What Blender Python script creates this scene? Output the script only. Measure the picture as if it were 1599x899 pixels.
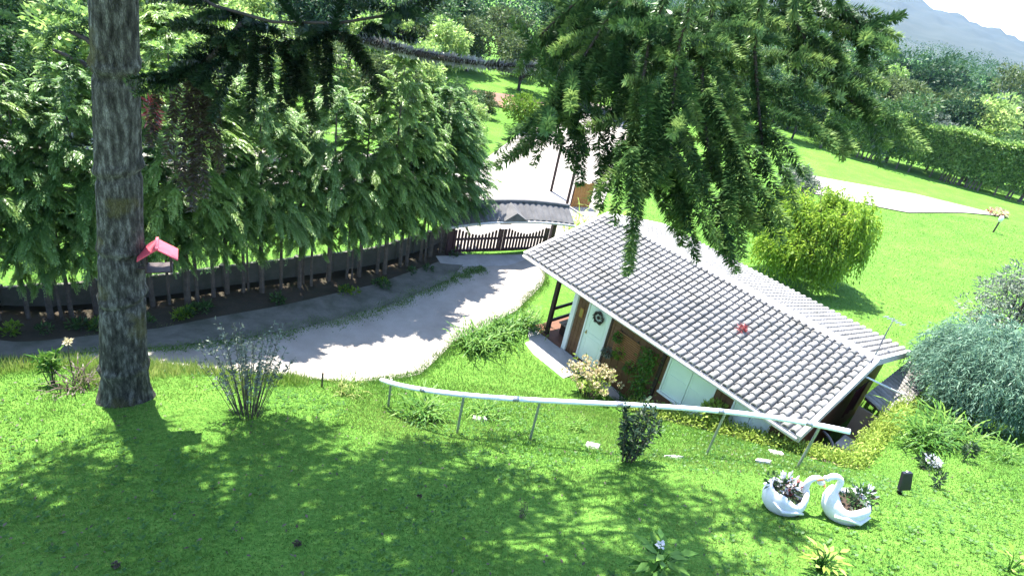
import bpy, math, random
import numpy as np
from mathutils import Vector, Matrix
CP = np.array([(-4.99, 4.04, 3.5), (-2.27, 4.55, 3.7), (0.75, 5.08, 3.95), (4.08, 5.69, 4.2), (8.02, 6.55, 4.3), (-6.63, 5.77, 2.75), (-4.88, 5.99, 2.9), (-3.19, 6.88, 2.75), (-1.54, 7.78, 2.55), (0.66, 8.45, 2.6), (3.08, 9.09, 2.75), (4.94, 8.35, 3.3), (5.83, 7.55, 3.75), (-8.38, 7.64, 2.05), (-6.53, 8.34, 2.2), (-9.25, 8.59, 1.75), (-6.09, 9.65, 1.7), (-4.87, 10.53, 1.35), (-3.76, 11.12, 1.1), (-1.88, 10.79, 1.2), (-0.51, 9.73, 1.75), (1.03, 9.94, 1.9), (2.86, 9.25, 2.45), (4.67, 10.09, 2.3), (6.3, 9.43, 3.0), (4.09, 10.23, 2.0), (5.74, 9.9, 2.6), (0.72, 6.74, 3.2), (-2.06, 6.09, 3.1), (3.57, 6.69, 3.7), (7.65, 8.05, 3.8), (10.33, 10.98, 2.9), (10.71, 9.86, 3.4), (10.06, 12.16, 2.3), (12.29, 13.61, 2.0), (14.3, 14.18, 2.1), (-3.15, 14.09, 0.02), (-4.89, 12.85, 0.12), (-0.68, 14.96, 0.05), (-1.77, 11.93, 0.7), (0.6, 12.98, 0.5), (1.91, 12.39, 0.9), (-8.77, 12.65, 0.2), (-10.4, 11.43, 0.3), (-11.37, 10.71, 0.35), (-12.58, 12.09, 0.2), (-8.53, 14.74, 0.05), (-5.83, 17.37, -0.05), (-2.81, 22.07, -0.2), (-0.79, 22.78, -0.2), (12.85, 27.01, 0.0), (16.01, 26.94, 0.1), (21.5, 31.45, 0.2), (20.96, 26.77, 0.7), (18.3, 21.04, 1.3), (26.05, 44.78, 0.0), (33.11, 53.91, 0.0), (34.07, 45.81, 0.4), (27.12, 32.73, 0.9), (14.76, 19.45, 0.9), (13.51, 16.39, 1.5), (-0.61, 39.76, -0.5), (2.37, 50.19, -0.6), (-14.11, 15.21, 0.0), (-25.05, 38.94, 0.0), (-3.46, 54.37, 0.0), (56.95, 78.04, 0.5), (-0.15, 17.49, 0.0), (0.94, 15.75, 0.0), (2.53, 14.51, 0.02), (4.1, 13.84, 0.2), (4.96, 13.08, 0.75), (6.43, 11.6, 1.75), (8.16, 10.71, 2.3), (10.47, 13.55, 1.9), (12.6, 16.22, 1.4), (13.22, 17.29, 0.9), (9.68, 20.54, 0.0), (6.07, 23.99, -0.05), (1.87, 21.78, 0.0), (4.78, 11.8, 1.35), (2.42, 12.95, 0.6), (0.0, -3.0, 5.0), (-6.0, -3.0, 5.0), (8.0, -3.0, 5.5), (-14.0, 4.0, 3.0), (-14.0, 9.0, 1.9), (-20.0, 0.0, 3.0), (16.0, 3.0, 5.0), (20.0, 10.0, 4.0), (25.0, 20.0, 2.0), (-25.0, 10.0, 1.0), (-30.0, 25.0, 0.0), (-30.0, 60.0, 0.0), (0.0, 90.0, 0.0), (60.0, 90.0, 0.0), (60.0, 40.0, 0.5), (40.0, 20.0, 2.0)])
for o in list(bpy.data.objects): bpy.data.objects.remove(o)
SC = bpy.context.scene
COL = SC.collection
rad = math.radians
rng = np.random.default_rng(7)
random.seed(7)
# ------------------------------------------------------------------ camera, sky, sun
CAMZ = 10.64; PITCH = rad(28.13); ROLL = rad(12.01)
cam = bpy.data.cameras.new('camera'); camo = bpy.data.objects.new('camera', cam); COL.objects.link(camo)
rw = Vector((1, 0, 0)); uw = Vector((0, math.sin(PITCH), math.cos(PITCH))); fw = Vector((0, math.cos(PITCH), -math.sin(PITCH)))
cx = rw*math.cos(ROLL) + uw*math.sin(ROLL); cy = -rw*math.sin(ROLL) + uw*math.cos(ROLL); cz = -fw
M = Matrix((cx, cy, cz)).transposed().to_4x4(); M.translation = (0, 0, CAMZ)
camo.matrix_world = M
cam.sensor_width = 36; cam.lens = 36*956.3/1599; cam.clip_start = .05; cam.clip_end = 9000
SC.camera = camo
SUN_EL = rad(63); SUNH = Vector((-.61, .79, 0)).normalized()
SUND = Vector((SUNH.x*math.cos(SUN_EL), SUNH.y*math.cos(SUN_EL), math.sin(SUN_EL)))
W = bpy.data.worlds.new('World'); SC.world = W; W.use_nodes = True
nt = W.node_tree; bg = nt.nodes['Background']
sky = nt.nodes.new('ShaderNodeTexSky'); sky.sky_type = 'NISHITA'; sky.sun_disc = False
sky.sun_elevation = SUN_EL; sky.sun_rotation = math.atan2(SUNH.x, SUNH.y); sky.altitude = 900
nt.links.new(sky.outputs[0], bg.inputs[0]); bg.inputs[1].default_value = .15
sl = bpy.data.lights.new('sun', 'SUN'); sl.energy = 4.6; sl.angle = rad(.53); sl.color = (1, .96, .88)
so = bpy.data.objects.new('sun', sl); COL.objects.link(so); so.rotation_euler = SUND.to_track_quat('Z', 'Y').to_euler(); so.location = (0, 0, 60)
vs = SC.view_settings; vs.view_transform = 'Standard'; vs.look = 'None'; vs.exposure = 2.3; vs.gamma = 1; vs.use_curve_mapping = False

# ------------------------------------------------------------------ helpers
def rn(a=0., b=1., n=None): return rng.uniform(a, b, n)
def link(o, parent=None):
    COL.objects.link(o)
    if parent: o.parent = parent
    return o
def tag(o, label=None, cat=None, group=None, kind=None):
    for k, v in (('label', label), ('category', cat), ('group', group), ('kind', kind)):
        if v: o[k] = v
    return o
def thing(name, label, cat, loc=(0, 0, 0), rz=0, group=None):
    o = bpy.data.objects.new(name, None); o.empty_display_size = .2; link(o)
    o.location = loc; o.rotation_euler = (0, 0, rz)
    return tag(o, label, cat, group)
def copy_tree(o, parent=None):
    c = o.copy(); link(c, parent)
    for ch in o.children: copy_tree(ch, c)
    return c
def mesh_obj(name, V, F, mat, parent=None, smooth=False, rnd=None, loop_counts=None):
    me = bpy.data.meshes.new(name)
    if isinstance(F, np.ndarray):
        n, k = F.shape
        me.vertices.add(len(V)); me.vertices.foreach_set('co', np.asarray(V, np.float32).ravel())
        me.loops.add(n*k); me.loops.foreach_set('vertex_index', F.astype(np.int32).ravel())
        me.polygons.add(n); me.polygons.foreach_set('loop_start', np.arange(0, n*k, k, dtype=np.int32))
        me.update(calc_edges=True)
    else:
        me.from_pydata([tuple(map(float, v)) for v in V], [], F)
    if rnd is not None:
        at = me.attributes.new('rnd', 'FLOAT', 'POINT'); at.data.foreach_set('value', np.asarray(rnd, np.float32))
    if smooth: me.polygons.foreach_set('use_smooth', [True]*len(me.polygons))
    me.materials.append(mat); me.update()
    o = bpy.data.objects.new(name, me)
    return link(o, parent)
class MB:
    def __init__(s): s.V = []; s.F = []
    def add(s, V, F):
        k = len(s.V); s.V += [tuple(map(float, v)) for v in V]; s.F += [tuple(i+k for i in f) for f in F]; return s
    def box(s, x0, x1, y0, y1, z0, z1):
        return s.add([(x0,y0,z0),(x1,y0,z0),(x1,y1,z0),(x0,y1,z0),(x0,y0,z1),(x1,y0,z1),(x1,y1,z1),(x0,y1,z1)],
                     [(0,3,2,1),(4,5,6,7),(0,1,5,4),(1,2,6,5),(2,3,7,6),(3,0,4,7)])
    def bar(s, p, q, w, h, up=(0, 0, 1)):
        p = Vector(p); q = Vector(q); d = (q-p).normalized(); up = Vector(up)
        if abs(d.dot(up)) > .98: up = Vector((0, 1, 0))
        x = d.cross(up).normalized()*w/2; y = x.cross(d).normalized()*h/2
        return s.add([p-x-y, p+x-y, p+x+y, p-x+y, q-x-y, q+x-y, q+x+y, q-x+y],
                     [(0,1,2,3),(7,6,5,4),(4,5,1,0),(5,6,2,1),(6,7,3,2),(7,4,0,3)])
    def tube(s, path, rad_, n=8, cap=True, wob=0):
        P = [Vector(p) for p in path]
        if not hasattr(rad_, '__len__'): rad_ = [rad_]*len(P)
        V = []; F = []; ref = Vector((0, 0, 1))
        d0 = (P[1]-P[0]).normalized()
        if abs(d0.dot(ref)) > .9: ref = Vector((1, 0, 0))
        x = d0.cross(ref).normalized()
        for i, p in enumerate(P):
            d = (P[min(i+1, len(P)-1)]-P[max(i-1, 0)]).normalized()
            x = (x-d*x.dot(d)).normalized(); y = d.cross(x)
            for j in range(n):
                a = 2*math.pi*j/n; r = rad_[i]*(1+(random.uniform(-wob, wob) if wob else 0))
                V.append(p+x*math.cos(a)*r+y*math.sin(a)*r)
        for i in range(len(P)-1):
            for j in range(n):
                F.append((i*n+j, i*n+(j+1) % n, (i+1)*n+(j+1) % n, (i+1)*n+j))
        if cap: F += [tuple(range(n-1, -1, -1)), tuple(range((len(P)-1)*n, len(P)*n))]
        return s.add(V, F)
    def lathe(s, prof, n=16, c=(0, 0, 0), sx=1, sy=1):
        V = [(c[0]+r*math.cos(2*math.pi*j/n)*sx, c[1]+r*math.sin(2*math.pi*j/n)*sy, c[2]+z) for r, z in prof for j in range(n)]
        F = [(i*n+j, i*n+(j+1) % n, (i+1)*n+(j+1) % n, (i+1)*n+j) for i in range(len(prof)-1) for j in range(n)]
        F += [tuple(range(n-1, -1, -1)), tuple(range((len(prof)-1)*n, len(prof)*n))]
        return s.add(V, F)
    def ball(s, c, r, sc=(1, 1, 1), n=10, m=6):
        return s.lathe([(r*max(.02, math.sin(math.pi*i/m))*1, -r*math.cos(math.pi*i/m)*sc[2]) for i in range(m+1)], n, c, sc[0], sc[1])
    def build(s, name, mat, parent=None, smooth=False):
        return mesh_obj(name, s.V, s.F, mat, parent, smooth)
def unit(a): return a/np.maximum(np.linalg.norm(a, axis=-1, keepdims=True), 1e-9)
class Leaves:
    """collects many small rhombic leaves, builds them as one mesh"""
    def __init__(s): s.B = []; s.D = []; s.L = []; s.W = []; s.R = []; s.T = []
    def add(s, base, dirs, length, width, rnd=None, tw=None):
        base = np.atleast_2d(base); n = len(base); dirs = unit(np.broadcast_to(dirs, (n, 3)))
        s.B.append(base); s.D.append(dirs); s.L.append(np.broadcast_to(length, (n,))); s.W.append(np.broadcast_to(width, (n,)))
        s.R.append(np.broadcast_to(rn(0, 1, n) if rnd is None else rnd, (n,)))
        s.T.append(rng.normal(size=(n, 3)) if tw is None else np.broadcast_to(tw, (n, 3)))
        return s
    def count(s): return sum(len(b) for b in s.B)
    def build(s, name, mat, parent=None, fold=.12, mid=.45):
        B = np.concatenate(s.B); D = np.concatenate(s.D); L = np.concatenate(s.L)[:, None]; Wd = np.concatenate(s.W)[:, None]; R = np.concatenate(s.R); T = np.concatenate(s.T)
        side = unit(np.cross(D, T)); nor = np.cross(side, D)
        n = len(B); V = np.empty((n, 4, 3))
        V[:, 0] = B; V[:, 1] = B+D*L*mid+side*Wd/2+nor*L*fold; V[:, 2] = B+D*L; V[:, 3] = B+D*L*mid-side*Wd/2+nor*L*fold
        F = np.arange(n*4).reshape(n, 4)
        return mesh_obj(name, V.reshape(-1, 3), F, mat, parent, rnd=np.repeat(R, 4))
def bez(p0, p1, p2, n=8):
    t = np.linspace(0, 1, n)[:, None]; p0, p1, p2 = map(np.asarray, (p0, p1, p2))
    return (1-t)**2*p0+2*t*(1-t)*p1+t*t*p2

# ------------------------------------------------------------------ materials
def newmat(name):
    m = bpy.data.materials.new(name); m.use_nodes = True; nt = m.node_tree
    return m, nt, nt.nodes['Principled BSDF'], nt.nodes['Material Output']
def N(nt, t, **kw):
    n = nt.nodes.new(t)
    for k, v in kw.items(): setattr(n, k, v)
    return n
def ramp(nt, fac, stops):
    r = N(nt, 'ShaderNodeValToRGB'); e = r.color_ramp.elements
    while len(e) < len(stops): e.new(.5)
    for x, (p, c) in zip(e, stops): x.position = p; x.color = (*c, 1)
    nt.links.new(fac, r.inputs[0]); return r.outputs[0]
def solid(name, c1, c2=None, scale=6, rough=.75, bump=0, bscale=None, metal=0, coords='Object', detail=4, stretch=None, spec=.3):
    m, nt, p, out = newmat(name)
    c2 = c2 or tuple(x*.8 for x in c1)
    tc = N(nt, 'ShaderNodeTexCoord'); src = tc.outputs[coords if coords != 'World' else 'Object']
    if coords == 'World':
        g = N(nt, 'ShaderNodeNewGeometry'); src = g.outputs['Position']
    if stretch:
        mp = N(nt, 'ShaderNodeMapping'); mp.inputs['Scale'].default_value = stretch; nt.links.new(src, mp.inputs[0]); src = mp.outputs[0]
    no = N(nt, 'ShaderNodeTexNoise'); no.inputs['Scale'].default_value = scale; no.inputs['Detail'].default_value = detail; no.inputs['Roughness'].default_value = .65
    nt.links.new(src, no.inputs[0])
    nt.links.new(ramp(nt, no.outputs[0], [(.3, c1), (.7, c2)]), p.inputs['Base Color'])
    p.inputs['Roughness'].default_value = rough; p.inputs['Metallic'].default_value = metal; p.inputs['Specular IOR Level'].default_value = spec
    if bump:
        b = N(nt, 'ShaderNodeBump'); b.inputs['Strength'].default_value = bump; b.inputs['Distance'].default_value = .02
        n2 = N(nt, 'ShaderNodeTexNoise'); n2.inputs['Scale'].default_value = bscale or scale*4; n2.inputs['Detail'].default_value = 5
        nt.links.new(src, n2.inputs[0]); nt.links.new(n2.outputs[0], b.inputs['Height']); nt.links.new(b.outputs[0], p.inputs['Normal'])
    return m
def leafmat(name, dark, mid, light, transl=.35, rough=.5, spec=.25):
    m, nt, p, out = newmat(name)
    a = N(nt, 'ShaderNodeAttribute', attribute_name='rnd'); oi = N(nt, 'ShaderNodeObjectInfo')
    mx = N(nt, 'ShaderNodeMath', operation='MULTIPLY_ADD'); mx.inputs[1].default_value = .25; nt.links.new(oi.outputs['Random'], mx.inputs[0])
    sc = N(nt, 'ShaderNodeMath', operation='MULTIPLY'); sc.inputs[1].default_value = .8; nt.links.new(a.outputs['Fac'], sc.inputs[0]); nt.links.new(sc.outputs[0], mx.inputs[2])
    c = ramp(nt, mx.outputs[0], [(0, dark), (.5, mid), (1, light)])
    nt.links.new(c, p.inputs['Base Color']); p.inputs['Roughness'].default_value = rough; p.inputs['Specular IOR Level'].default_value = spec
    t = N(nt, 'ShaderNodeBsdfTranslucent'); nt.links.new(c, t.inputs[0])
    ms = N(nt, 'ShaderNodeMixShader'); ms.inputs[0].default_value = transl
    nt.links.new(p.outputs[0], ms.inputs[1]); nt.links.new(t.outputs[0], ms.inputs[2]); nt.links.new(ms.outputs[0], out.inputs[0])
    return m
MT = {}
MT['cypress'] = leafmat('cypress_leaf', (.035, .10, .022), (.16, .29, .075), (.38, .50, .20), .55, .4, .5)
MT['cypress2'] = leafmat('cypress_leaf_yellow', (.05, .13, .025), (.21, .34, .075), (.44, .54, .20), .55, .4, .5)
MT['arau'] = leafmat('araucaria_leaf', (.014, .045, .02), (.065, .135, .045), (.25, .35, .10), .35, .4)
MT['arau_dk'] = leafmat('shaded_araucaria_leaf', (.006, .018, .010), (.018, .04, .018), (.06, .095, .035), .15, .4)  # darker copy of the araucaria leaf, backlit shade painted into its colour
MT['arau_dry'] = leafmat('dry_araucaria_leaf', (.10, .09, .085), (.34, .32, .31), (.6, .58, .57), .2)
MT['arau_dead'] = leafmat('dead_frond', (.03, .02, .014), (.07, .052, .038), (.12, .095, .07), .1)
MT['broad'] = leafmat('broad_leaf', (.015, .05, .015), (.045, .105, .03), (.10, .17, .045))
MT['broad2'] = leafmat('broad_leaf_olive', (.03, .055, .02), (.075, .115, .035), (.14, .18, .06))
MT['broad3'] = leafmat('broad_leaf_dark', (.01, .035, .014), (.03, .075, .028), (.065, .12, .04))
MT['lime'] = leafmat('lime_leaf', (.06, .12, .012), (.12, .22, .02), (.22, .32, .035))
MT['weep'] = leafmat('weeping_leaf', (.07, .16, .014), (.19, .32, .03), (.36, .48, .06), .55)
MT['blue'] = leafmat('bluegreen_spray', (.035, .085, .055), (.12, .22, .145), (.26, .38, .26), .4)
MT['greyl'] = leafmat('grey_leaf', (.04, .06, .04), (.14, .17, .125), (.28, .32, .25), .3)
MT['strap'] = leafmat('strap_leaf', (.03, .10, .015), (.08, .19, .025), (.18, .30, .05))
MT['yel'] = leafmat('yellow_leaf', (.14, .23, .03), (.28, .39, .065), (.45, .55, .14), .45)
MT['grass'] = leafmat('grass_blade', (.035, .115, .017), (.095, .21, .034), (.24, .31, .078), .4)
MT['drygrass'] = leafmat('tall_grass_blade', (.06, .13, .02), (.14, .24, .04), (.34, .36, .12), .45)
MT['petal'] = leafmat('pale_petal', (.35, .28, .16), (.55, .47, .28), (.70, .62, .42), .3)
MT['white_petal'] = leafmat('white_petal', (.6, .55, .58), (.7, .68, .7), (.8, .8, .8), .3)
MT['red_leaf'] = leafmat('red_leaf', (.18, .02, .03), (.32, .06, .06), (.5, .2, .2), .3)
MT['darkleaf'] = leafmat('dark_shrub_leaf', (.012, .03, .016), (.03, .06, .028), (.08, .12, .05), .2)
MT['wood'] = solid('brown_wall_wood', (.17, .088, .045), (.11, .055, .028), 3, .6, .2, 20, stretch=(1, 1, 6))
MT['dkwood'] = solid('dark_wood', (.03, .018, .016), (.05, .03, .025), 5, .6)
MT['orange'] = solid('orange_wood', (.42, .20, .07), (.3, .13, .04), 8, .6)
MT['darktile'] = solid('dark_grey_roof_tile', (.13, .125, .125), (.08, .078, .078), 3, .85, .3, 30, coords='World')
MT['gatewood'] = solid('dark_gate_paint', (.05, .026, .03), (.075, .04, .04), 6, .55)
MT['white'] = solid('white_paint', (.78, .78, .76), (.70, .70, .68), 3, .5)
MT['pale'] = solid('pale_green_paint', (.74, .82, .73), (.68, .76, .67), 2, .45)
MT['fascia'] = solid('pale_fascia', (.55, .52, .50), (.46, .43, .41), 5, .6)
def tile_mat():
    m = solid('grey_concrete_tile', (.33, .318, .305), (.235, .225, .212), 3.5, .85, .35, 60, coords='World'); nt = m.node_tree; p = nt.nodes['Principled BSDF']
    src = p.inputs['Base Color'].links[0].from_socket; g = N(nt, 'ShaderNodeNewGeometry')
    n = N(nt, 'ShaderNodeTexNoise'); n.inputs['Scale'].default_value = .9; n.inputs['Detail'].default_value = 9; n.inputs['Roughness'].default_value = .75; nt.links.new(g.outputs['Position'], n.inputs[0])
    st = ramp(nt, n.outputs[0], [(.38, (.55, .54, .5)), (.56, (1, 1, 1))]); oi = N(nt, 'ShaderNodeObjectInfo'); rr = ramp(nt, oi.outputs['Random'], [(0, (.82, .82, .82)), (1, (1.05, 1.03, 1.02))])
    a = N(nt, 'ShaderNodeMix', data_type='RGBA', blend_type='MULTIPLY'); a.inputs[0].default_value = .7; nt.links.new(src, a.inputs[6]); nt.links.new(st, a.inputs[7])
    b = N(nt, 'ShaderNodeMix', data_type='RGBA', blend_type='MULTIPLY'); b.inputs[0].default_value = 1; nt.links.new(a.outputs[2], b.inputs[6]); nt.links.new(rr, b.inputs[7]); nt.links.new(b.outputs[2], p.inputs['Base Color'])
    return m
MT['tile'] = tile_mat()
MT['ridge'] = solid('pale_ridge_tile', (.52, .49, .49), (.40, .38, .38), 5, .85, .3, 40, coords='World')
MT['conc'] = solid('concrete', (.36, .34, .33), (.27, .26, .25), 2.2, .9, .4, 30, coords='World')
MT['wallconc'] = solid('mossy_wall_concrete', (.13, .12, .10), (.07, .075, .055), 1.5, .9, .4, 20, coords='World')
MT['road'] = solid('pale_road', (.31, .28, .25), (.21, .185, .16), .8, .95, .3, 25, coords='World', detail=8)
MT['stone'] = solid('pale_stepping_stone', (.5, .47, .43), (.4, .38, .35), 5, .9, .3)
MT['soil'] = solid('red_soil', (.22, .11, .085), (.13, .075, .05), 1.3, .95, .5, 12, coords='World')
MT['earth'] = solid('dark_earth', (.06, .04, .028), (.035, .025, .018), 6, .95, .5)
MT['swan'] = solid('white_cement', (.72, .71, .72), (.60, .59, .60), 6, .6, .2, 30)
MT['black'] = solid('black_plastic', (.012, .012, .016), (.02, .02, .025), 5, .35)
MT['beak'] = solid('orange_paint', (.6, .25, .08), None, 5, .5)
MT['red'] = solid('red_pink_paint', (.60, .085, .11), (.50, .07, .09), 6, .4)
MT['pipe'] = solid('white_pipe', (.80, .82, .86), (.70, .73, .78), 4, .35)
MT['metal'] = solid('grey_metal', (.35, .36, .38), (.25, .26, .28), 8, .4, metal=.6)
MT['twig'] = solid('twig_bark', (.10, .08, .06), (.06, .045, .035), 10, .9)
MT['paleb'] = solid('pale_stem_bark', (.13, .105, .085), (.05, .042, .035), 6, .9, .3, 20)
MT['bark2'] = solid('dark_bark', (.055, .042, .034), (.03, .024, .02), 6, .9, .5, 20)
MT['silver'] = solid('silver_bark', (.55, .54, .52), (.4, .4, .38), 4, .8)
MT['terracotta'] = solid('brown_pot', (.16, .07, .04), (.1, .05, .03), 6, .8)
MT['bluegrey'] = solid('grey_enamel', (.30, .33, .36), (.2, .22, .25), 6, .5)
MT['redcloth'] = solid('maroon_cloth', (.10, .02, .022), (.06, .012, .015), 6, .8)
MT['tan'] = solid('tan_render', (.30, .25, .19), (.22, .18, .14), 3, .9)
MT['brass'] = solid('brass', (.5, .38, .15), None, 5, .3, metal=.8)
def bark_mat():
    m, nt, p, out = newmat('araucaria_bark')
    tc = N(nt, 'ShaderNodeTexCoord'); mp = N(nt, 'ShaderNodeMapping'); mp.inputs['Scale'].default_value = (1, 1, .28)
    nt.links.new(tc.outputs['Object'], mp.inputs[0])
    v = N(nt, 'ShaderNodeTexVoronoi', feature='DISTANCE_TO_EDGE'); v.inputs['Scale'].default_value = 55; nt.links.new(mp.outputs[0], v.inputs[0])
    no = N(nt, 'ShaderNodeTexNoise'); no.inputs['Scale'].default_value = 16; no.inputs['Detail'].default_value = 9; nt.links.new(mp.outputs[0], no.inputs[0])
    c1 = ramp(nt, no.outputs[0], [(.3, (.02, .018, .015)), (.5, (.075, .07, .06)), (.72, (.22, .21, .185))])
    # lichen patches with a shape of their own
    n2 = N(nt, 'ShaderNodeTexNoise'); n2.inputs['Scale'].default_value = 1.4; n2.inputs['Detail'].default_value = 5; nt.links.new(tc.outputs['Object'], n2.inputs[0])
    lf = ramp(nt, n2.outputs[0], [(.56, (0, 0, 0)), (.64, (1, 1, 1))])
    mix = N(nt, 'ShaderNodeMix', data_type='RGBA'); nt.links.new(lf, mix.inputs[0]); nt.links.new(c1, mix.inputs[6]); mix.inputs[7].default_value = (.11, .095, .025, 1)
    mf = N(nt, 'ShaderNodeMath', operation='MULTIPLY'); mf.inputs[1].default_value = .55
    nt.links.new(lf, mf.inputs[0]); nt.links.new(mf.outputs[0], mix.inputs[0])
    vr = ramp(nt, v.outputs[0], [(0, (.5, .5, .5)), (.16, (1, 1, 1))])
    mu = N(nt, 'ShaderNodeMix', data_type='RGBA', blend_type='MULTIPLY'); mu.inputs[0].default_value = .8
    nt.links.new(mix.outputs[2], mu.inputs[6]); nt.links.new(vr, mu.inputs[7]); nt.links.new(mu.outputs[2], p.inputs['Base Color'])
    ad = N(nt, 'ShaderNodeMath', operation='MULTIPLY_ADD'); ad.inputs[1].default_value = .6; nt.links.new(vr, ad.inputs[0]); nt.links.new(no.outputs[0], ad.inputs[2])
    b = N(nt, 'ShaderNodeBump'); b.inputs['Strength'].default_value = 1; b.inputs['Distance'].default_value = .03; nt.links.new(ad.outputs[0], b.inputs['Height']); nt.links.new(b.outputs[0], p.inputs['Normal'])
    p.inputs['Roughness'].default_value = .95; p.inputs['Specular IOR Level'].default_value = .15
    return m
MT['bark'] = bark_mat()
def ground_mat():
    m, nt, p, out = newmat('lawn_ground')
    g = N(nt, 'ShaderNodeNewGeometry')
    def noise(s, d=6):
        n = N(nt, 'ShaderNodeTexNoise'); n.inputs['Scale'].default_value = s; n.inputs['Detail'].default_value = d; n.inputs['Roughness'].default_value = .7
        nt.links.new(g.outputs['Position'], n.inputs[0]); return n.outputs[0]
    c = ramp(nt, noise(14), [(.25, (.04, .11, .017)), (.5, (.09, .20, .032)), (.75, (.17, .27, .057))])
    c2 = ramp(nt, noise(.5), [(.35, (.75, .8, .7)), (.65, (1.15, 1.1, 1.05))])
    mu = N(nt, 'ShaderNodeMix', data_type='RGBA', blend_type='MULTIPLY'); mu.inputs[0].default_value = 1
    nt.links.new(c, mu.inputs[6]); nt.links.new(c2, mu.inputs[7]); nt.links.new(mu.outputs[2], p.inputs['Base Color'])
    b = N(nt, 'ShaderNodeBump'); b.inputs['Strength'].default_value = .9; b.inputs['Distance'].default_value = .06
    nt.links.new(noise(22, 4), b.inputs['Height']); nt.links.new(b.outputs[0], p.inputs['Normal'])
    p.inputs['Roughness'].default_value = .95; p.inputs['Specular IOR Level'].default_value = .1
    return m
MT['ground'] = ground_mat()

# ------------------------------------------------------------------ terrain
def _K(r2): return np.where(r2 > 1e-12, .5*r2*np.log(r2+1e-12), 0)
_n = len(CP); _A = np.zeros((_n+3, _n+3)); _d2 = ((CP[:, None, :2]-CP[None, :, :2])**2).sum(-1)
_A[:_n, :_n] = _K(_d2)+.15*np.eye(_n); _A[:_n, _n] = 1; _A[:_n, _n+1:] = CP[:, :2]; _A[_n:, :_n] = _A[:_n, _n:].T
_s = np.linalg.solve(_A, np.r_[CP[:, 2], 0, 0, 0])
HO = np.array([.191, 17.851]); HY = rad(43.73)
HA = np.array([math.cos(HY), -math.sin(HY)]); HB = np.array([math.sin(HY), math.cos(HY)])
def S2W(s, t, z=0): p = HO+s*HA+t*HB; return (p[0], p[1], z)
def W2S(x, y): return (x-HO[0])*HA[0]+(y-HO[1])*HA[1], (x-HO[0])*HB[0]+(y-HO[1])*HB[1]
def H0(x, y):
    x = np.asarray(x, float); y = np.asarray(y, float)
    xc = np.clip(x, -40, 75); yc = np.clip(y, -12, 105)
    o = np.empty(x.shape); fx, fy, fo = xc.ravel(), yc.ravel(), o.reshape(-1)
    for i in range(0, len(fx), 20000):
        r2 = (fx[i:i+20000, None]-CP[:, 0])**2+(fy[i:i+20000, None]-CP[:, 1])**2
        fo[i:i+20000] = _K(r2)@_s[:_n]+_s[_n]+_s[_n+1]*fx[i:i+20000]+_s[_n+2]*fy[i:i+20000]
    o = fo.reshape(x.shape)
    far = np.clip((np.hypot(x, y)-70)/50, 0, 1)
    return o*(1-far)+far*(-1.5)
# border (low retaining edge) round the sunken side of the house: (s, t, top z)
BORD = [(5.4, -.12, .16), (6.75, -.08, .78), (8.83, -.08, 1.72), (10.6, .42, 2.28), (10.42, 4., 1.92), (10.1, 7.5, 1.38), (9.95, 8.6, .85)]
def inpad(s, t):
    tf = np.interp(s, [b[0] for b in BORD[:4]], [b[1] for b in BORD[:4]])
    sr = np.interp(t, [b[1] for b in BORD[3:]], [b[0] for b in BORD[3:]])
    return (s > 1.) & (s < sr) & (t > tf) & (t < 7.6)
def Hh(x, y):
    z = H0(x, y); s, t = W2S(np.asarray(x), np.asarray(y))
    return np.where(inpad(s, t), np.minimum(z, -.06), z)
def h(x, y): return float(Hh(np.array([x]), np.array([y]))[0])
def axis(lo, hi, step, far, g):
    a = list(np.arange(lo, hi+1e-6, step)); d = step
    while a[-1] < far: d *= g; a.append(a[-1]+d)
    d = step
    while a[0] > -far: d *= g; a.insert(0, a[0]-d)
    return np.array(a)
gx = axis(-14, 17, .16, 4500, 1.12); gy = axis(1, 25, .16, 4500, 1.12); gy = gy[gy > -60]
X, Y = np.meshgrid(gx, gy); Z = Hh(X, Y)
nx, ny = len(gx), len(gy); idx = np.arange(nx*ny).reshape(ny, nx)
F = np.stack([idx[:-1, :-1], idx[:-1, 1:], idx[1:, 1:], idx[1:, :-1]], -1).reshape(-1, 4)
ground = mesh_obj('ground', np.stack([X, Y, Z], -1).reshape(-1, 3), F, MT['ground'], smooth=True); tag(ground, kind='structure')
def strip(name, L, R, mat, off=.02, nu=10, step=.3):
    """sheet between two polylines, draped on the terrain"""
    def res(P, n):
        P = np.array(P, float); d = np.r_[0, np.cumsum(np.linalg.norm(np.diff(P, axis=0), axis=1))]
        t = np.linspace(0, d[-1], n); return np.stack([np.interp(t, d, P[:, i]) for i in (0, 1)], -1)
    n = int(max(np.linalg.norm(np.diff(np.array(L, float), axis=0), axis=1).sum()/step, 6))
    a, b = res(L, n), res(R, n); u = np.linspace(0, 1, nu)[None, :, None]
    G = a[:, None]*(1-u)+b[:, None]*u
    z = H0(G[..., 0], G[..., 1])+off
    V = np.concatenate([G, z[..., None]], -1).reshape(-1, 3); I = np.arange(n*nu).reshape(n, nu)
    F = np.stack([I[:-1, :-1], I[:-1, 1:], I[1:, 1:], I[1:, :-1]], -1).reshape(-1, 4)
    o = mesh_obj(name, V, F, mat, smooth=True); tag(o, kind='structure'); return o
DRL = [(-2.2, 22.2), (-3.2, 20.6), (-4.6, 18.2), (-6.9, 15.6), (-9.1, 13.2), (-11.6, 11.4), (-17, 9)]
DRR = [(1.2, 23.8), (1.15, 20.8), (.3, 18.3), (-1.4, 15.7), (-2.0, 13.4), (-3.4, 12.1), (-5.8, 11.0), (-9, 10.6), (-15.5, 7.6)]
strip('driveway', DRL, DRR, MT['road'], .02, 24)
_DL = np.array(DRL)
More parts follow.
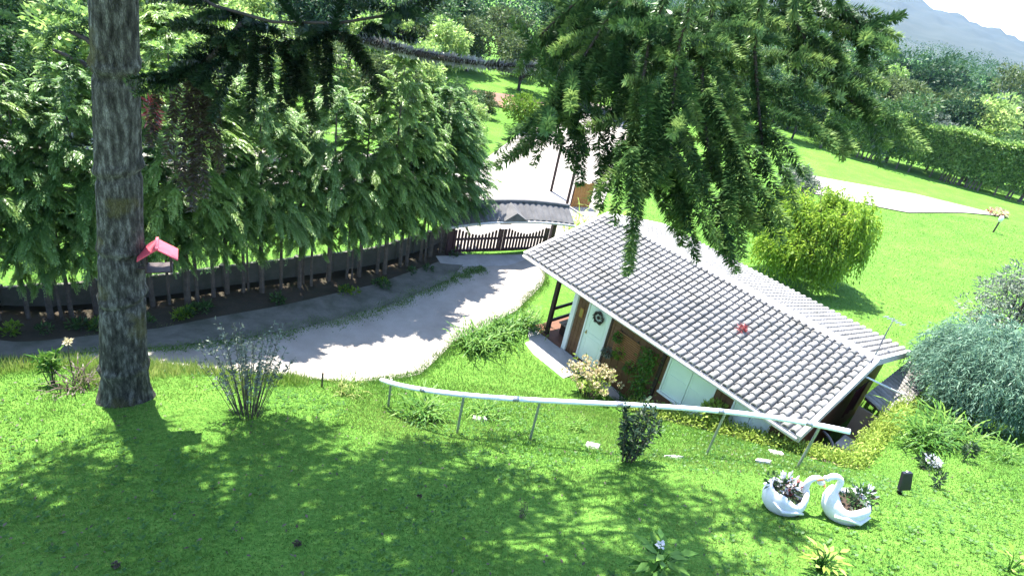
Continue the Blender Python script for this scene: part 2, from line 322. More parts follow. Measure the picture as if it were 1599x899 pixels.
MT['shaderoad'] = solid('shade_dark_mossy_paving', (.16, .145, .13), (.06, .065, .045), 1.6, .95, .6, 14, coords='World', detail=9)  # old mossy paving, toned darker to paint in the tree row's shade
MT['bed'] = solid('shade_dark_litter_earth', (.05, .036, .024), (.024, .024, .014), 2.5, .95, .6, 16, coords='World', detail=8)  # leaf-litter earth whose dark tone also stands in for shade below the cypresses
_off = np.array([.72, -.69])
strip('driveway_shade_lane', [tuple(p) for p in _DL], [tuple(p+_off*(1.3 if i > 0 else .4)) for i, p in enumerate(_DL)], MT['shaderoad'], .036, 12)
strip('tree_shade_bed', [tuple(p-_off*2.2) for p in _DL], [tuple(p+_off*.03) for p in _DL], MT['bed'], .03, 14)
strip('road', [(-2.5, 22.4), (-4, 27), (-3.2, 36), (-1, 48), (3, 60)], [(1.2, 24.4), (3.2, 28), (4.5, 36), (5.5, 46), (9, 60)], MT['road'], .06, 24, .5)
strip('side_road', [(19, 44.5), (25.8, 42.6), (31.2, 45.2), (34.5, 46.2)], [(20, 50), (24.5, 49.5), (29.5, 49.2), (34.6, 46.6)], MT['road'], .07, 12, .5)
strip('street', [(-45, 21), (-20, 21), (-9, 25.5), (-4, 30)], [(-45, 25), (-21, 26.5), (-11, 31), (-4, 36)], MT['road'], .05, 12, .5)
strip('soil_bed', [(-6.6, 50.0), (-3, 49.5), (.5, 52.)], [(-6.9, 52.4), (-2.5, 54.6), (1.2, 56)], MT['soil'], .12, 12, .5)

# ------------------------------------------------------------------ house (local x along the eave, y away from the lawn)
EL, EW, EHH, EZ = 9.478, 3.707, .917, 2.40
TH = math.atan2(EHH, EW); SLEN = math.hypot(EW, EHH)
house = thing('house', 'low brown house with grey tiled gable roof sunk into the lawn bank', 'house', (HO[0], HO[1], 0), -HY)
def wall_run(axis_, lo, hi, c0, c1, z0, z1, holes, name, mat):
    """wall along x (axis_=0) or y (axis_=1), pieces round rectangular openings"""
    m = MB(); xs = sorted({lo, hi, *[v for h_ in holes for v in h_[:2]]})
    for a, b in zip(xs[:-1], xs[1:]):
        hs = sorted([h_ for h_ in holes if h_[0] <= a+1e-6 and h_[1] >= b-1e-6], key=lambda q: q[2]); z = z0
        for h_ in hs + [(0, 0, z1, z1)]:
            if h_[2] > z+1e-4:
                m.box(a, b, c0, c1, z, h_[2]) if axis_ == 0 else m.box(c0, c1, a, b, z, h_[2])
            z = max(z, h_[3])
    return m.build(name, mat, house)
HOLES = [(2.66, 3.56, 0, 2.1), (5.72, 7.2, .86, 2.1), (7.72, 8.75, .86, 2.1)]
wall_run(0, 2.12, 9.15, .42, .57, -.05, 2.3, HOLES, 'front_wall', MT['wood'])
m = MB(); m.box(9.0, 9.15, .57, 6.9, -.05, 2.3); m.add([(9.0, .5, 2.3), (9.15, .5, 2.3), (9.15, 6.9, 2.3), (9.0, 6.9, 2.3), (9.0, 3.7, 3.12), (9.15, 3.7, 3.12)], [(0, 4, 3), (1, 2, 5), (0, 1, 5, 4), (2, 3, 4, 5), (0, 3, 2, 1)])
m.build('gable_wall', MT['wood'], house)
m = MB(); m.box(2.12, 2.27, .57, 6.9, -.05, 2.3); m.build('gable_wall', MT['wood'], house)
m = MB(); m.box(2.27, 9.0, 6.75, 6.9, -.05, 2.3); m.build('back_wall', MT['wood'], house)
m = MB(); m.box(2.27, 9.0, .57, 6.75, -.05, .0); m.build('floor', MT['conc'], house)
# timber cladding joints on the front wall: vertical battens, proud of the wall
for x in np.arange(3.72, 5.6, .235):
    MB().box(x-.012, x+.012, .405, .42, .02, 2.28).build('batten', MT['wood'], house)
for x in (2.36, 2.5, 7.35, 7.5, 8.9, 9.02):
    MB().box(x-.012, x+.012, .405, .42, .02, 2.28).build('batten', MT['wood'], house)
MB().box(5.5, 5.6, .36, .44, 0, 2.28).build('post', MT['dkwood'], house)
MB().box(3.585, 3.64, .395, .43, 0, 2.28).build('post', MT['dkwood'], house)
MB().box(2.08, 2.24, .34, .419, -.02, 2.28).build('corner_board', MT['white'], house)
# door
d = MB().box(2.71, 3.51, .45, .49, .02, 2.05).build('door', MT['pale'], house)
mm = MB(); mm.box(2.66, 2.71, .40, .5, 0, 2.1); mm.box(3.51, 3.56, .40, .5, 0, 2.1); mm.box(2.71, 3.51, .40, .5, 2.05, 2.1); mm.build('door_frame', MT['white'], d)
for z0, z1 in ((.12, .9), (1.02, 1.92)):
    mm = MB()
    for a, b_, c, e in ((2.82, 3.40, z0, z0+.025), (2.82, 3.40, z1-.025, z1), (2.82, 2.845, z0+.025, z1-.025), (3.375, 3.40, z0+.025, z1-.025)): mm.box(a, b_, .44, .45, c, e)
    mm.build('door_panel', MT['pale'], d)
mm = MB(); mm.ball((2.80, .42, 1.0), .035, n=8, m=5); mm.box(2.785, 2.815, .44, .45, .93, 1.08); mm.build('handle', MT['brass'], d)
# shuttered windows
for (a, b_, z0, z1) in ((5.72, 7.2, .86, 2.1), (7.72, 8.75, .86, 2.1)):
    mm = MB(); mm.box(a, a+.05, .39, .5, z0, z1); mm.box(b_-.05, b_, .39, .5, z0, z1); mm.box(a+.05, b_-.05, .39, .5, z1-.05, z1); mm.box(a-.03, b_+.03, .36, .5, z0-.05, z0)
    w_ = mm.build('window', MT['white'], house)
    c = (a+b_)/2
    for x0, x1 in ((a+.055, c-.008), (c+.008, b_-.055)):
        s_ = MB().box(x0, x1, .43, .46, z0+.01, z1-.055).build('shutter', MT['pale'], w_)
        for q0, q1, q2, q3 in ((x0, x0+.05, z0+.01, z1-.055), (x1-.05, x1, z0+.01, z1-.055), (x0+.05, x1-.05, z0+.01, z0+.07), (x0+.05, x1-.05, z1-.115, z1-.055), (x0+.05, x1-.05, (z0+z1)/2-.03, (z0+z1)/2+.03)):
            MB().box(q0, q1, .418, .43, q2, q3).build('shutter_frame', MT['pale'], s_)
# porch at the left end: floor, steps, posts, rails, bench
MB().box(.75, 2.08, .30, 4.4, -.25, .0).build('porch_floor', MT['terracotta'], house)
MB().box(1.35, 3.3, -.75, .295, -.3, -.02).build('paving_slab', MT['conc'], house)
MB().box(.72, 1.345, -.85, .295, -.3, -.03).build('paving_slab', MT['conc'], house)
MB().box(2.09, 4.6, .296, .34, -.2, .0).build('plinth', MT['conc'], house)
MB().box(3.31, 9.15, -.02, .295, -.3, -.04).build('paving_slab', MT['conc'], house)
for (x, y) in ((1.28, .45), (1.28, 2.4), (1.28, 4.3)):
    MB().box(x-.06, x+.06, y-.06, y+.06, 0, 2.3).build('porch_post', MT['dkwood'], house)
MB().box(1.22, 9.15, .30, .40, 2.18, 2.295).build('eave_beam', MT['dkwood'], house)
for z in (.5, .95):
    MB().box(1.25, 1.31, .51, 2.34, z-.05, z+.04).build('rail', MT['dkwood'], house)
    MB().box(1.25, 1.31, 2.46, 4.24, z-.05, z+.04).build('rail', MT['dkwood'], house)
b_ = MB().box(1.40, 1.58, .8, 2.6, .40, .44).build('bench', MT['tan'], house)
MB().box(1.62, 1.8, .8, 2.6, .40, .44).build('plank', MT['tan'], b_)
for y in (.9, 2.5): MB().box(1.45, 1.75, y-.03, y+.03, 0, .395).build('leg', MT['dkwood'], b_)
# roof structure
def slope_pt(s, d_, up, back=False):
    y = d_*math.cos(TH)-up*math.sin(TH); z = EZ+d_*math.sin(TH)+up*math.cos(TH)
    return (s, 2*EW-y if back else y, z)
roof = MB()
roof.add([(.03, .03, EZ-.03), (EL-.03, .03, EZ-.03), (EL-.03, EW, EZ+EHH-.035), (.03, EW, EZ+EHH-.035), (EL-.03, 2*EW-.03, EZ-.03), (.03, 2*EW-.03, EZ-.03),
          (.03, .03, EZ-.07), (EL-.03, .03, EZ-.07), (EL-.03, EW, EZ+EHH-.075), (.03, EW, EZ+EHH-.075), (EL-.03, 2*EW-.03, EZ-.07), (.03, 2*EW-.03, EZ-.07)],
         [(0, 1, 2, 3), (3, 2, 4, 5), (7, 6, 9, 8), (8, 9, 11, 10), (0, 6, 7, 1), (4, 10, 11, 5), (0, 3, 9, 6), (3, 5, 11, 9), (1, 7, 8, 2), (2, 8, 10, 4)])
roof = roof.build('roof', MT['dkwood'], house)
MB().box(0, EL, -.025, .02, EZ-.12, EZ+.015).build('fascia', MT['fascia'], roof)
MB().box(0, EL, 2*EW-.02, 2*EW+.025, EZ-.12, EZ+.015).build('fascia', MT['fascia'], roof)
g = MB(); g.tube([(0, -.075, EZ-.05), (EL, -.075, EZ-.05)], .05, 10); g.build('gutter', MT['fascia'], roof, True)
for back in (False, True):
    for x0, x1, mt in ((-.05, .06, 'fascia'), (EL-.06, EL+.05, 'ridge')):
        mm = MB(); V = [slope_pt(x, d_, u, back) for x in (x0, x1) for d_ in (-.04, SLEN-.002) for u in (-.13, .075)]
        mm.add(V, [(0, 1, 3, 2), (4, 6, 7, 5), (0, 2, 6, 4), (1, 5, 7, 3), (0, 4, 5, 1), (2, 3, 7, 6)])
        mm.build('verge_board', MT[mt], roof)
for x in np.arange(.6, EL, .9):
    mm = MB(); V = [slope_pt(x+dx, d_, u) for dx in (-.03, .03) for d_ in (.04, 1.1) for u in (-.16, -.055)]
    mm.add(V, [(0, 1, 3, 2), (4, 6, 7, 5), (0, 2, 6, 4), (1, 5, 7, 3), (0, 4, 5, 1), (2, 3, 7, 6)]); mm.build('rafter', MT['dkwood'], roof)
# tiles
NC, NR = 46, 13
TW = (EL-.12)/NC; TL = SLEN/NR
def tile_geo():
    pr = [(0, -.02), (.12, -.036), (.24, -.02)] + [(.62+.37*math.cos(a), .0+.062*math.sin(a)) for a in np.linspace(math.pi*.95, math.pi*.0, 6)]
    L = TL*1.14; V = []; n = len(pr)
    for y, lift in ((-.015, .054), (L, .0)):
        for x, z in pr: V.append((x*TW, y, z+lift))
    for x, z in pr: V.append((x*TW, -.015, z+lift+.008))   # lower lip
    F = [(i, i+1, n+i+1, n+i) for i in range(n-1)] + [(i+1, i, 2*n+i, 2*n+i+1) for i in range(n-1)]
    return V, F
TV, TF = tile_geo()
tm = bpy.data.meshes.new('roof_tile'); tm.from_pydata(TV, [], TF); tm.materials.append(MT['tile']); tm.polygons.foreach_set('use_smooth', [i < 8 for i in range(len(TF))]); tm.update()
cells = [(c, r) for c in range(NC) for r in range(NR)]
eye = np.array([0, 0, CAMZ])
def dist(c, r):
    p = slope_pt(.06+c*TW, r*TL, 0); w_ = S2W(p[0], p[1], p[2]); return np.linalg.norm(np.array(w_)-eye)
near = set(sorted(cells, key=lambda q: dist(*q))[:300])
Vs = []; Fs = []
TVa = np.array(TV)
def jit(): return Matrix.Translation((0, random.uniform(-.008, .008), random.uniform(0, .006))) @ Matrix.Rotation(random.gauss(0, .014), 4, 'Z')
for back in (False, True):
    for (c, r) in cells:
        p = slope_pt(.06+c*TW, r*TL, 0)
        if back: p = (EL-p[0], 2*EW-p[1], p[2])
        M4 = Matrix.Translation(p) @ Matrix.Rotation(math.pi if back else 0, 4, 'Z') @ Matrix.Rotation(TH, 4, 'X') @ jit()
        if (c, r) in near and not back:
            o = bpy.data.objects.new('roof_tile', tm); link(o, roof); o.matrix_local = M4
        else:
            k = len(Vs)*len(TV); R3 = np.array(M4.to_3x3()); Vs.append(TVa@R3.T+np.array(M4.translation)); Fs += [tuple(i+k for i in f) for f in TF]
o = mesh_obj('roof_tiles', np.concatenate(Vs), Fs, MT['tile'], roof); o['kind'] = 'stuff'
n = 24
for i in range(n):
    x0 = EL*i/n-.01; x1 = EL*(i+1)/n+.04; mm = MB()
    V = []
    for x, rr in ((x0, .135), (x1, .12)):
        for a in np.linspace(0, math.pi, 7): V.append((x, EW+rr*1.15*math.cos(a), EZ+EHH+.005+rr*.75*math.sin(a)))
    mm.add(V, [(j, j+1, 8+j, 7+j) for j in range(6)] + [tuple(range(7)), tuple(range(13, 6, -1))]); mm.build('ridge_tile', MT['ridge'], roof)

# ---- things on and beside the house
def hl(s, t, z): p = S2W(s, t, z); return p
# wreath on the door
wr = thing('door_wreath', 'round brown wreath hanging on the white house door', 'wreath', hl(3.12, .40, 1.72), -HY)
lv = Leaves(); n = 260; a = rn(0, 2*math.pi, n); ra = .15+rng.normal(0, .025, n)
B = np.stack([ra*np.cos(a), rng.normal(-.01, .015, n), ra*np.sin(a)], -1)
lv.add(B, np.stack([np.cos(a+1.2), rn(-.6, .1, n), np.sin(a+1.2)], -1), .075, .03); lv.build('ring', MT['arau_dead'], wr)
lv = Leaves(); n = 60; a = rn(0, 2*math.pi, n); lv.add(np.zeros((n, 3)), np.stack([np.cos(a), rn(-.5, 0, n), np.sin(a)], -1), .07, .03); lv.build('flower', MT['arau_dead'], wr)
pq = thing('wall_plaque', 'small yellow plaque on the brown wall beside the house door', 'plaque', hl(2.47, .40, 1.52), -HY)
MB().box(-.075, .075, -.02, 0, -.16, .16).build('board', MT['orange'], pq); MB().box(-.05, .05, -.028, -.0205, -.13, .13).build('face', MT['brass'], pq)
# bamboo trellis with plants
tr = thing('wall_trellis', 'slatted orange bamboo trellis on the brown house wall', 'trellis', hl(4.36, .36, 0), -HY)
for i, z in enumerate(np.linspace(.98, 1.78, 13)):
    MB().tube([(-.44, -.02, z+.01), (.44, -.025, z-.01)], .016, 6).build('slat', MT['orange'], tr)
for x in (-.3, .3): MB().tube([(x, 0, .92), (x, 0, 1.84)], .015, 6).build('upright', MT['dkwood'], tr)
def leafball(o, name, mat, n, c, r, ln, wd, bias=(0, 0, .4), sc=(1, 1, 1)):
    d = unit(rng.normal(size=(n, 3))); p = np.array(c)+d*np.array(sc)*r*rn(.3, 1, n)[:, None]**.6
    return Leaves().add(p, d+np.array(bias)+rng.normal(0, .4, (n, 3)), rn(.7, 1.2, n)*ln, rn(.7, 1.2, n)*wd).build(name, mat, o)
for (s, z, r, mt, lb) in ((4.05, 1.62, .13, 'strap', 'small green plant on the top corner of the bamboo trellis'), (4.25, 1.2, .17, 'lime', 'yellow-green fern in the middle of the bamboo trellis'), (4.7, 1.0, .16, 'strap', 'leafy green plant at the bottom of the bamboo trellis'), (3.86, .98, .15, 'greyl', 'pale grey plant beside the bamboo trellis')):
    q = thing('wall_plant', lb, 'plant', hl(s, .30, z), -HY)
    leafball(q, 'foliage', MT[mt], 140, (0, -.02, 0), r, .11, .04, (0, -.2, -.3))
    MB().lathe([(.05, -.1), (.07, 0), (.06, 0)], 10, (0, 0, 0)).build('pot', MT['terracotta'], q)
q = thing('climbing_plant', 'tall trailing plant against the wall between trellis and shuttered window', 'plant', hl(5.22, .22, -.03), -HY)
lv = Leaves(); n = 900; z = rn(.15, 1.95, n); lv.add(np.stack([rng.normal(0, .16, n)-(z-1)*.02, rng.normal(0, .07, n), z], -1), rng.normal(0, 1, (n, 3))+np.array([0, -.4, -.6]), rn(.08, .16, n), rn(.025, .05, n)); lv.build('foliage', MT['strap'], q)
MB().tube([(0, 0, .1), (.02, 0, 1), (-.02, .05, 1.9)], .02, 6).build('stem', MT['twig'], q); MB().lathe([(.13, 0), (.18, .28), (.15, .28)], 14).build('pot', MT['terracotta'], q)
def strap_clump(name, label, loc, n, ln, wd, mat, spread=1., group=None, cat='plant', jitter=.12):
    q = thing(name, label, cat, loc, 0, group)
    lv = Leaves()
    for i in range(n):
        a = rn(0, 6.283); e = rn(.35, 1.3)/max(spread, .01); l = ln*rn(.7, 1.15); b0 = np.array([rng.normal(0, jitter), rng.normal(0, jitter), 0])
        hd = np.array([math.cos(a), math.sin(a), 0]); p1 = b0+hd*l*.35*spread+np.array([0, 0, l*.62]); p2 = b0+hd*l*rn(.55, .95)*spread+np.array([0, 0, l*rn(.15, .7)])
        P = bez(b0, p1, p2, 6); r_ = rn()
        D = np.diff(P, axis=0); sd = np.array([-hd[1], hd[0], 0])
        lv.add(P[:-1]-D*.12, D, np.linalg.norm(D, axis=1)*1.35, wd*np.array([.8, 1, 1, .85, .55]), np.full(5, r_), np.cross(sd, D))
    lv.build('leaves', mat, q, fold=.02, mid=.5)
    return q
strap_clump('potted_plant', 'bushy low plant at the wall foot under the trailing plant', hl(5.1, -.1, -.04), 60, .5, .04, MT['broad'])
q = thing('window_plant', 'yellow-green leafy plant between the two shuttered windows', 'plant', hl(7.5, .1, -.04), -HY)
leafball(q, 'foliage', MT['yel'], 350, (0, 0, 1.55), .3, .16, .06, (0, -.1, .3)); leafball(q, 'foliage', MT['yel'], 120, (.1, 0, 1.0), .18, .14, .05)
MB().tube([(0, 0, 0), (.03, 0, .8), (0, 0, 1.6)], .02, 6).build('stem', MT['twig'], q)
# antenna with cable on the back slope
an = thing('roof_antenna', 'thin grey television antenna on the back slope of the tiled roof', 'antenna', hl(9.05, 5.4, EZ+EHH*(2*EW-5.4)/EW+.01), -HY)
MB().tube([(0, 0, 0), (0, 0, 1.0)], .014, 6).build('mast', MT['metal'], an)
MB().bar((-.25, .1, .9), (.3, -.1, .98), .02, .02).build('boom', MT['metal'], an)
for i in range(5):
    x = -.22+i*.12; MB().bar((x-.04, .1-i*.045-.14, .9+i*.017), (x+.04, .1-i*.045+.14, .9+i*.017), .012, .012).build('element', MT['metal'], an)
pts = [hl(9.05, 5.4, 3.55), hl(9.2, 4.7, 3.2), hl(9.35, 3.75, 3.42), hl(9.53, 3.0, 3.2)]
tag(MB().tube(pts, .012, 5).build('antenna_cable', MT['black']), 'black cable running from the antenna over the roof edge', 'cable')
q = thing('fallen_bromeliad', 'small red bromeliad lying on the front roof tiles', 'plant', S2W(*slope_pt(6.6, 2.05, .06)))
leafball(q, 'leaves', MT['red_leaf'], 70, (0, 0, .03), .07, .16, .04, (0, 0, .2))
# border: low concrete edging with a yellow-green ground-cover hedge along its top
bw = thing('retaining_wall', 'low concrete retaining wall between the lawn bank and the sunken side of the house', 'wall', (0, 0, 0))
for (p, q) in zip(BORD[:-1], BORD[1:]):
    L_ = math.hypot(q[0]-p[0], q[1]-p[1]); k = max(1, int(L_/.5))
    for i in range(k):
        u0, u1 = i/k, (i+1)/k
        a = [p[j]+(q[j]-p[j])*u0 for j in range(3)]; b_ = [p[j]+(q[j]-p[j])*u1 for j in range(3)]
        A_ = np.array(S2W(a[0], a[1])); B_ = np.array(S2W(b_[0], b_[1])); d_ = unit(B_-A_); nr = np.array([d_[1], -d_[0], 0])*.16; ov = d_*.004
        V = [A_+nr+ov, A_-nr+ov, B_-nr-ov, B_+nr-ov]; V = [(v[0], v[1], -.3) for v in V] + [(v[0], v[1], zz+.03) for v, zz in zip(V, (a[2], a[2], b_[2], b_[2]))]
        MB().add(V, [(0, 3, 2, 1), (4, 5, 6, 7), (0, 1, 5, 4), (1, 2, 6, 5), (2, 3, 7, 6), (3, 0, 4, 7)]).build('wall_block', MT['tan'], bw)
bp = np.array([np.array(S2W(*b)) for b in BORD]); dd = np.r_[0, np.cumsum(np.linalg.norm(np.diff(bp, axis=0), axis=1))]
hg = thing('border_hedge', 'low yellow-green border hedge along the retaining wall round the house', 'hedge', tuple(bp[0]))
n = 17000; u = rn(0, dd[-1]*.96, n); c = np.stack([np.interp(u, dd, bp[:, i]) for i in range(3)], -1)-bp[0]
c += np.stack([rng.normal(0, .13, n), rng.normal(0, .13, n), .03+np.abs(rng.normal(0, .10, n))], -1)
Leaves().add(c, rng.normal(0, .7, (n, 3))+np.array([0, 0, .9]), rn(.06, .12, n), rn(.025, .045, n)).build('foliage', MT['yel'], hg)
# lean-to on the right gable side, tiles running away from the wall
lt = thing('lean_to_roof', 'small low tiled lean-to roof beside the gable end of the house', 'roof', hl(9.6, 4.0, 0), -HY)
LTW, LTL = .74, 3.6
mm = MB(); mm.add([(0, 0, 2.06), (LTW, 0, 1.88), (LTW, LTL, 1.88), (0, LTL, 2.06), (0, 0, 2.02), (LTW, 0, 1.84), (LTW, LTL, 1.84), (0, LTL, 2.02)], [(0, 1, 2, 3), (7, 6, 5, 4), (0, 4, 5, 1), (2, 6, 7, 3), (1, 5, 6, 2), (0, 3, 7, 4)]); mm.build('deck', MT['dkwood'], lt)
for i in range(18):
    for j in range(2):
        y = .02+i*.2; V = []
        for x, zz in ((j*.38-.02, 0), (j*.38+.40, -.0)):
            for a in np.linspace(0, math.pi, 5): V.append((x, y+.085+.085*math.cos(a), 2.065-x*.24+.055*math.sin(a)+(.018 if j == 0 else 0)))
        MB().add(V, [(q_+1, q_, 5+q_, 6+q_) for q_ in range(4)] + [(4, 3, 2, 1, 0), (5, 6, 7, 8, 9)]).build('roof_tile', MT['tile'], lt)
for y in (.08, LTL-.08): MB().box(LTW-.1, LTW-.02, y-.04, y+.04, -.05, 1.84).build('post', MT['dkwood'], lt)
MB().box(.0, .68, -.10, -.03, -.05, 1.8).build('side_wall', MT['tan'], lt)
pb = [hl(9.52, 3.3, 2.95), hl(10.15, 5.6, 1.95)]
tag(MB().tube(pb, .025, 8).build('drain_pipe', MT['pipe']), 'thin white pipe slanting from the gable to the lean-to roof', 'pipe')
# stored things in the sunken yard
q = thing('laundry_chest', 'white chest lit by the sun in the sunken yard beside the house', 'chest', hl(9.98, 5.0-1.2, -.06), -HY)
MB().box(-.3, .3, -.55, .55, 0, .85).build('body', MT['white'], q); MB().box(-.32, .32, -.57, .57, .853, .9).build('lid', MT['white'], q)
q = thing('black_bin', 'black plastic bin in the shaded yard under the gable', 'bin', hl(9.62, 2.9, -.06), -HY)
MB().lathe([(.2, 0), (.27, .75), (.29, .76), (.29, .8), (.1, .86), (.02, .87)], 14).build('body', MT['black'], q, True); MB().box(-.06, .06, -.34, -.28, .68, .74).build('handle', MT['black'], q)
for (s, t, lb) in ((9.98, 2.55, 'round grey bucket standing by the retaining wall corner'), (10.05, 2.95, 'grey bucket lying between the white chest and the round bucket')):
    q = thing('bucket', lb, 'bucket', hl(s, t, -.06+.62), -HY)
    MB().lathe([(.13, 0), (.18, .3), (.19, .31), (.165, .30), (.12, .03)], 16).build('body', MT['bluegrey'], q, True)
    MB().tube([(.18*math.cos(a), .02, .3+.16*math.sin(a)) for a in np.linspace(0, math.pi, 9)], .008, 5).build('handle', MT['metal'], q)
q = thing('yard_shelf', 'dark shelf carrying the buckets in the sunken yard', 'shelf', hl(10.0, 2.75, -.06), -HY)
MB().box(-.28, .22, -.6, .5, .56, .61).build('top', MT['dkwood'], q)
for x in (-.22, .16):
    for y in (-.5, .4): MB().box(x-.03, x+.03, y-.03, y+.03, 0, .557).build('leg', MT['dkwood'], q)
q = thing('hanging_cloth', 'dark red cloth hanging under the gable eave', 'cloth', hl(9.3, 4.3, 1.0), -HY)
V = [(.02*math.sin(x*18)+.0, x, z) for z in np.linspace(0, 1.0, 4) for x in np.linspace(0, .9, 12)]
V += [(v[0]+.012, v[1], v[2]) for v in V]
F = [(i*12+j, i*12+j+1, (i+1)*12+j+1, (i+1)*12+j) for i in range(3) for j in range(11)]; F += [tuple(48+k for k in reversed(f)) for f in F]
mesh_obj('cloth', V, F, MT['redcloth'], q, True); MB().tube([(.01, -.1, 1.0), (.01, 1.0, 1.0)], .012, 6).build('line', MT['black'], q)
q = thing('garden_hose', 'grey hose curving out from under the gable', 'hose', hl(9.55, 2.3, .3), -HY)
P = bez((-.2, .5, .9), (.5, .3, .95), (.3, -.3, .1), 12); MB().tube(P, .035, 8).build('tube', MT['bluegrey'], q, True)

# ------------------------------------------------------------------ garden things
# handrail
P4 = [(-.5, 9.8), (1.03, 9.95), (4.77, 10.28), (6.34, 9.49)]
hr = thing('handrail', 'long white pipe handrail on thin posts along the lawn crest', 'handrail', (-.5, 9.8, h(-.5, 9.8)))
o0 = np.array(hr.location)
tops = [np.array([x, y, h(x, y)+e])-o0 for (x, y), e in zip(P4, (1.05, 1.05, 1.18, 1.12))]
path = [np.array((-2.43, 10.9, 1.83))-o0] + tops + [np.array((6.75, 9.6, 4.0))-o0]
# smooth path
Pt = np.array(path); uu = np.r_[0, np.cumsum(np.linalg.norm(np.diff(Pt, axis=0), axis=1))]; us = np.linspace(0, uu[-1], 30)
cf = [np.polyfit(uu, Pt[:, i], 3) for i in range(3)]; Ps = np.stack([np.polyval(c, us) for c in cf], -1)
MB().tube(Ps, .052, 12).build('rail', MT['pipe'], hr, True)
for (x, y), tp in zip(P4, tops):
    zz = np.interp(tp[0], Ps[:, 0], Ps[:, 2])-.03; y = np.interp(tp[0], Ps[:, 0], Ps[:, 1])+o0[1]
    MB().tube([(x-o0[0], y-o0[1], h(x, y)-.2-o0[2]), (x-o0[0], y-o0[1], zz)], .027, 8).build('post', MT['metal'], hr)
MB().tube([(-2.2-o0[0], 10.8-o0[1], h(-2.2, 10.8)-.2-o0[2]), (-2.2-o0[0], 10.8-o0[1], np.interp(-2.2-o0[0], Ps[:, 0], Ps[:, 2])-.03)], .027, 8).build('post', MT['metal'], hr)
for q_ in (4, 10, 16, 22, 27):
    MB().tube([Ps[q_]-(Ps[q_+1]-Ps[q_])*.12, Ps[q_]+(Ps[q_+1]-Ps[q_])*.22], .06, 12).build('coupling', MT['metal'], hr, True)
# stepping stones
for (x, y, lb) in ((4.01, 9.91, 'pale square stepping stone beside the dark shrub'), (5.75, 9.92, 'pale square stepping stone behind the left swan planter'), (2.37, 10.12, 'pale stepping stone left of the dark shrub'), (6.5, 10.9, 'pale stepping stone between handrail end and border hedge'), (-.1, 11.0, 'pale stepping stone under the handrail beside a strap-leaf clump')):
    o = MB().add([(q_[0]*.17, q_[1]*.15, q_[2]*.05) for q_ in [(-1,-1,-1),(1,-.9,-1),(.95,1,-1),(-1,.95,-1),(-.95,-.95,0),(.95,-.85,0),(.9,.95,0),(-.95,.9,0)]], [(0,3,2,1),(4,5,6,7),(0,1,5,4),(1,2,6,5),(2,3,7,6),(3,0,4,7)]).build('stepping_stone', MT['stone']); o.location = (x, y, h(x, y)+.055); gx_ = (h(x+.2, y)-h(x-.2, y))/.4; gy_ = (h(x, y+.2)-h(x, y-.2))/.4; o.rotation_euler = (Vector((-gx_, -gy_, 1)).to_track_quat('Z', 'Y') @ Matrix.Rotation(random.random()*3, 3, 'Z').to_quaternion()).to_euler()
    tag(o, lb, 'stone', 'stepping stones below the handrail')
# swan planters
def swan(label, loc, rz, plants, scale=1.):
    q = thing('swan_planter', label, 'planter', loc, rz)
    q.scale = (scale,)*3
    nr, nn = 9, 36; V = []; prof = [(.10, 0), (.22, .02), (.31, .13), (.345, .26), (.335, .37), (.30, .44)]
    for k, (r, z) in enumerate(prof):
        for j in range(nn):
            a = 2*math.pi*j/nn; sc = (k/(len(prof)-1))**3
            rim = sc*(.045*math.sin(3.5*abs(math.atan2(math.sin(a), math.cos(a)))+.6)+.05*math.cos(2*a))
            V.append((r*1.02*math.cos(a), r*.9*math.sin(a), z+rim))
    k0 = len(prof)
    for (dr, dz) in ((-.045, .008), (-.06, -.10)):
        for j in range(nn):
            x, y, z = V[(k0-1)*nn+j]; a = 2*math.pi*j/nn; V.append((x+dr*math.cos(a), y+dr*math.sin(a), z+dz))
    F = [(i*nn+j, i*nn+(j+1) % nn, (i+1)*nn+(j+1) % nn, (i+1)*nn+j) for i in range(k0+1) for j in range(nn)] + [tuple(range(nn-1, -1, -1))]
    body = mesh_obj('body', V, F, MT['swan'], q, True)
    for s in (-1, 1):   # wing relief
        mm = MB(); mm.tube([(.22, s*.265, .22), (.05, s*.305, .27), (-.15, s*.29, .24), (-.30, s*.19, .33)], [.02, .035, .035, .012], 8); mm.build('wing_ridge', MT['swan'], body, True)
    np_ = [(.22, 0, .28), (.27, 0, .44), (.24, 0, .60), (.25, 0, .71), (.32, 0, .77), (.40, 0, .75), (.45, 0, .69)]
    t = np.linspace(0, 6, 25); PP = np.stack([np.interp(t, range(7), [p[i] for p in np_]) for i in range(3)], -1)
    for _ in range(3): PP[1:-1] = (PP[:-2]+2*PP[1:-1]+PP[2:])/4
    MB().tube(PP, np.interp(t, range(7), [.085, .062, .05, .046, .046, .052, .04]), 12).build('neck', MT['swan'], q, True)
    hd = MB().ball((.455, 0, .68), .052, (1.25, .85, .9), 12, 8).build('head', MT['swan'], q, True)
    MB().tube([(.49, 0, .665), (.54, 0, .62), (.57, 0, .585)], [.03, .02, .006], 8).build('beak', MT['beak'], hd, True)
    for s in (-1, 1): MB().ball((.48, s*.04, .695), .009, n=6, m=4).build('eye', MT['black'], hd)
    MB().lathe([(.27, .28), (.27, .325), (.02, .34)], 20, sx=1, sy=.85).build('soil', MT['earth'], q)
    for mt, n, c, r in plants: leafball(q, 'foliage', MT[mt], n, c, r, .10, .04, (0, 0, .3))
    return q
swan('white swan planter with bright tangled flowers, its neck reaching toward the other swan', (5.02, 7.62, h(5.02, 7.62)-.03), .12, [('darkleaf', 220, (-.03, 0, .40), .2), ('white_petal', 80, (-.02, .05, .53), .15), ('red_leaf', 25, (.1, .05, .48), .1), ('broad', 60, (-.2, .1, .48), .15)])
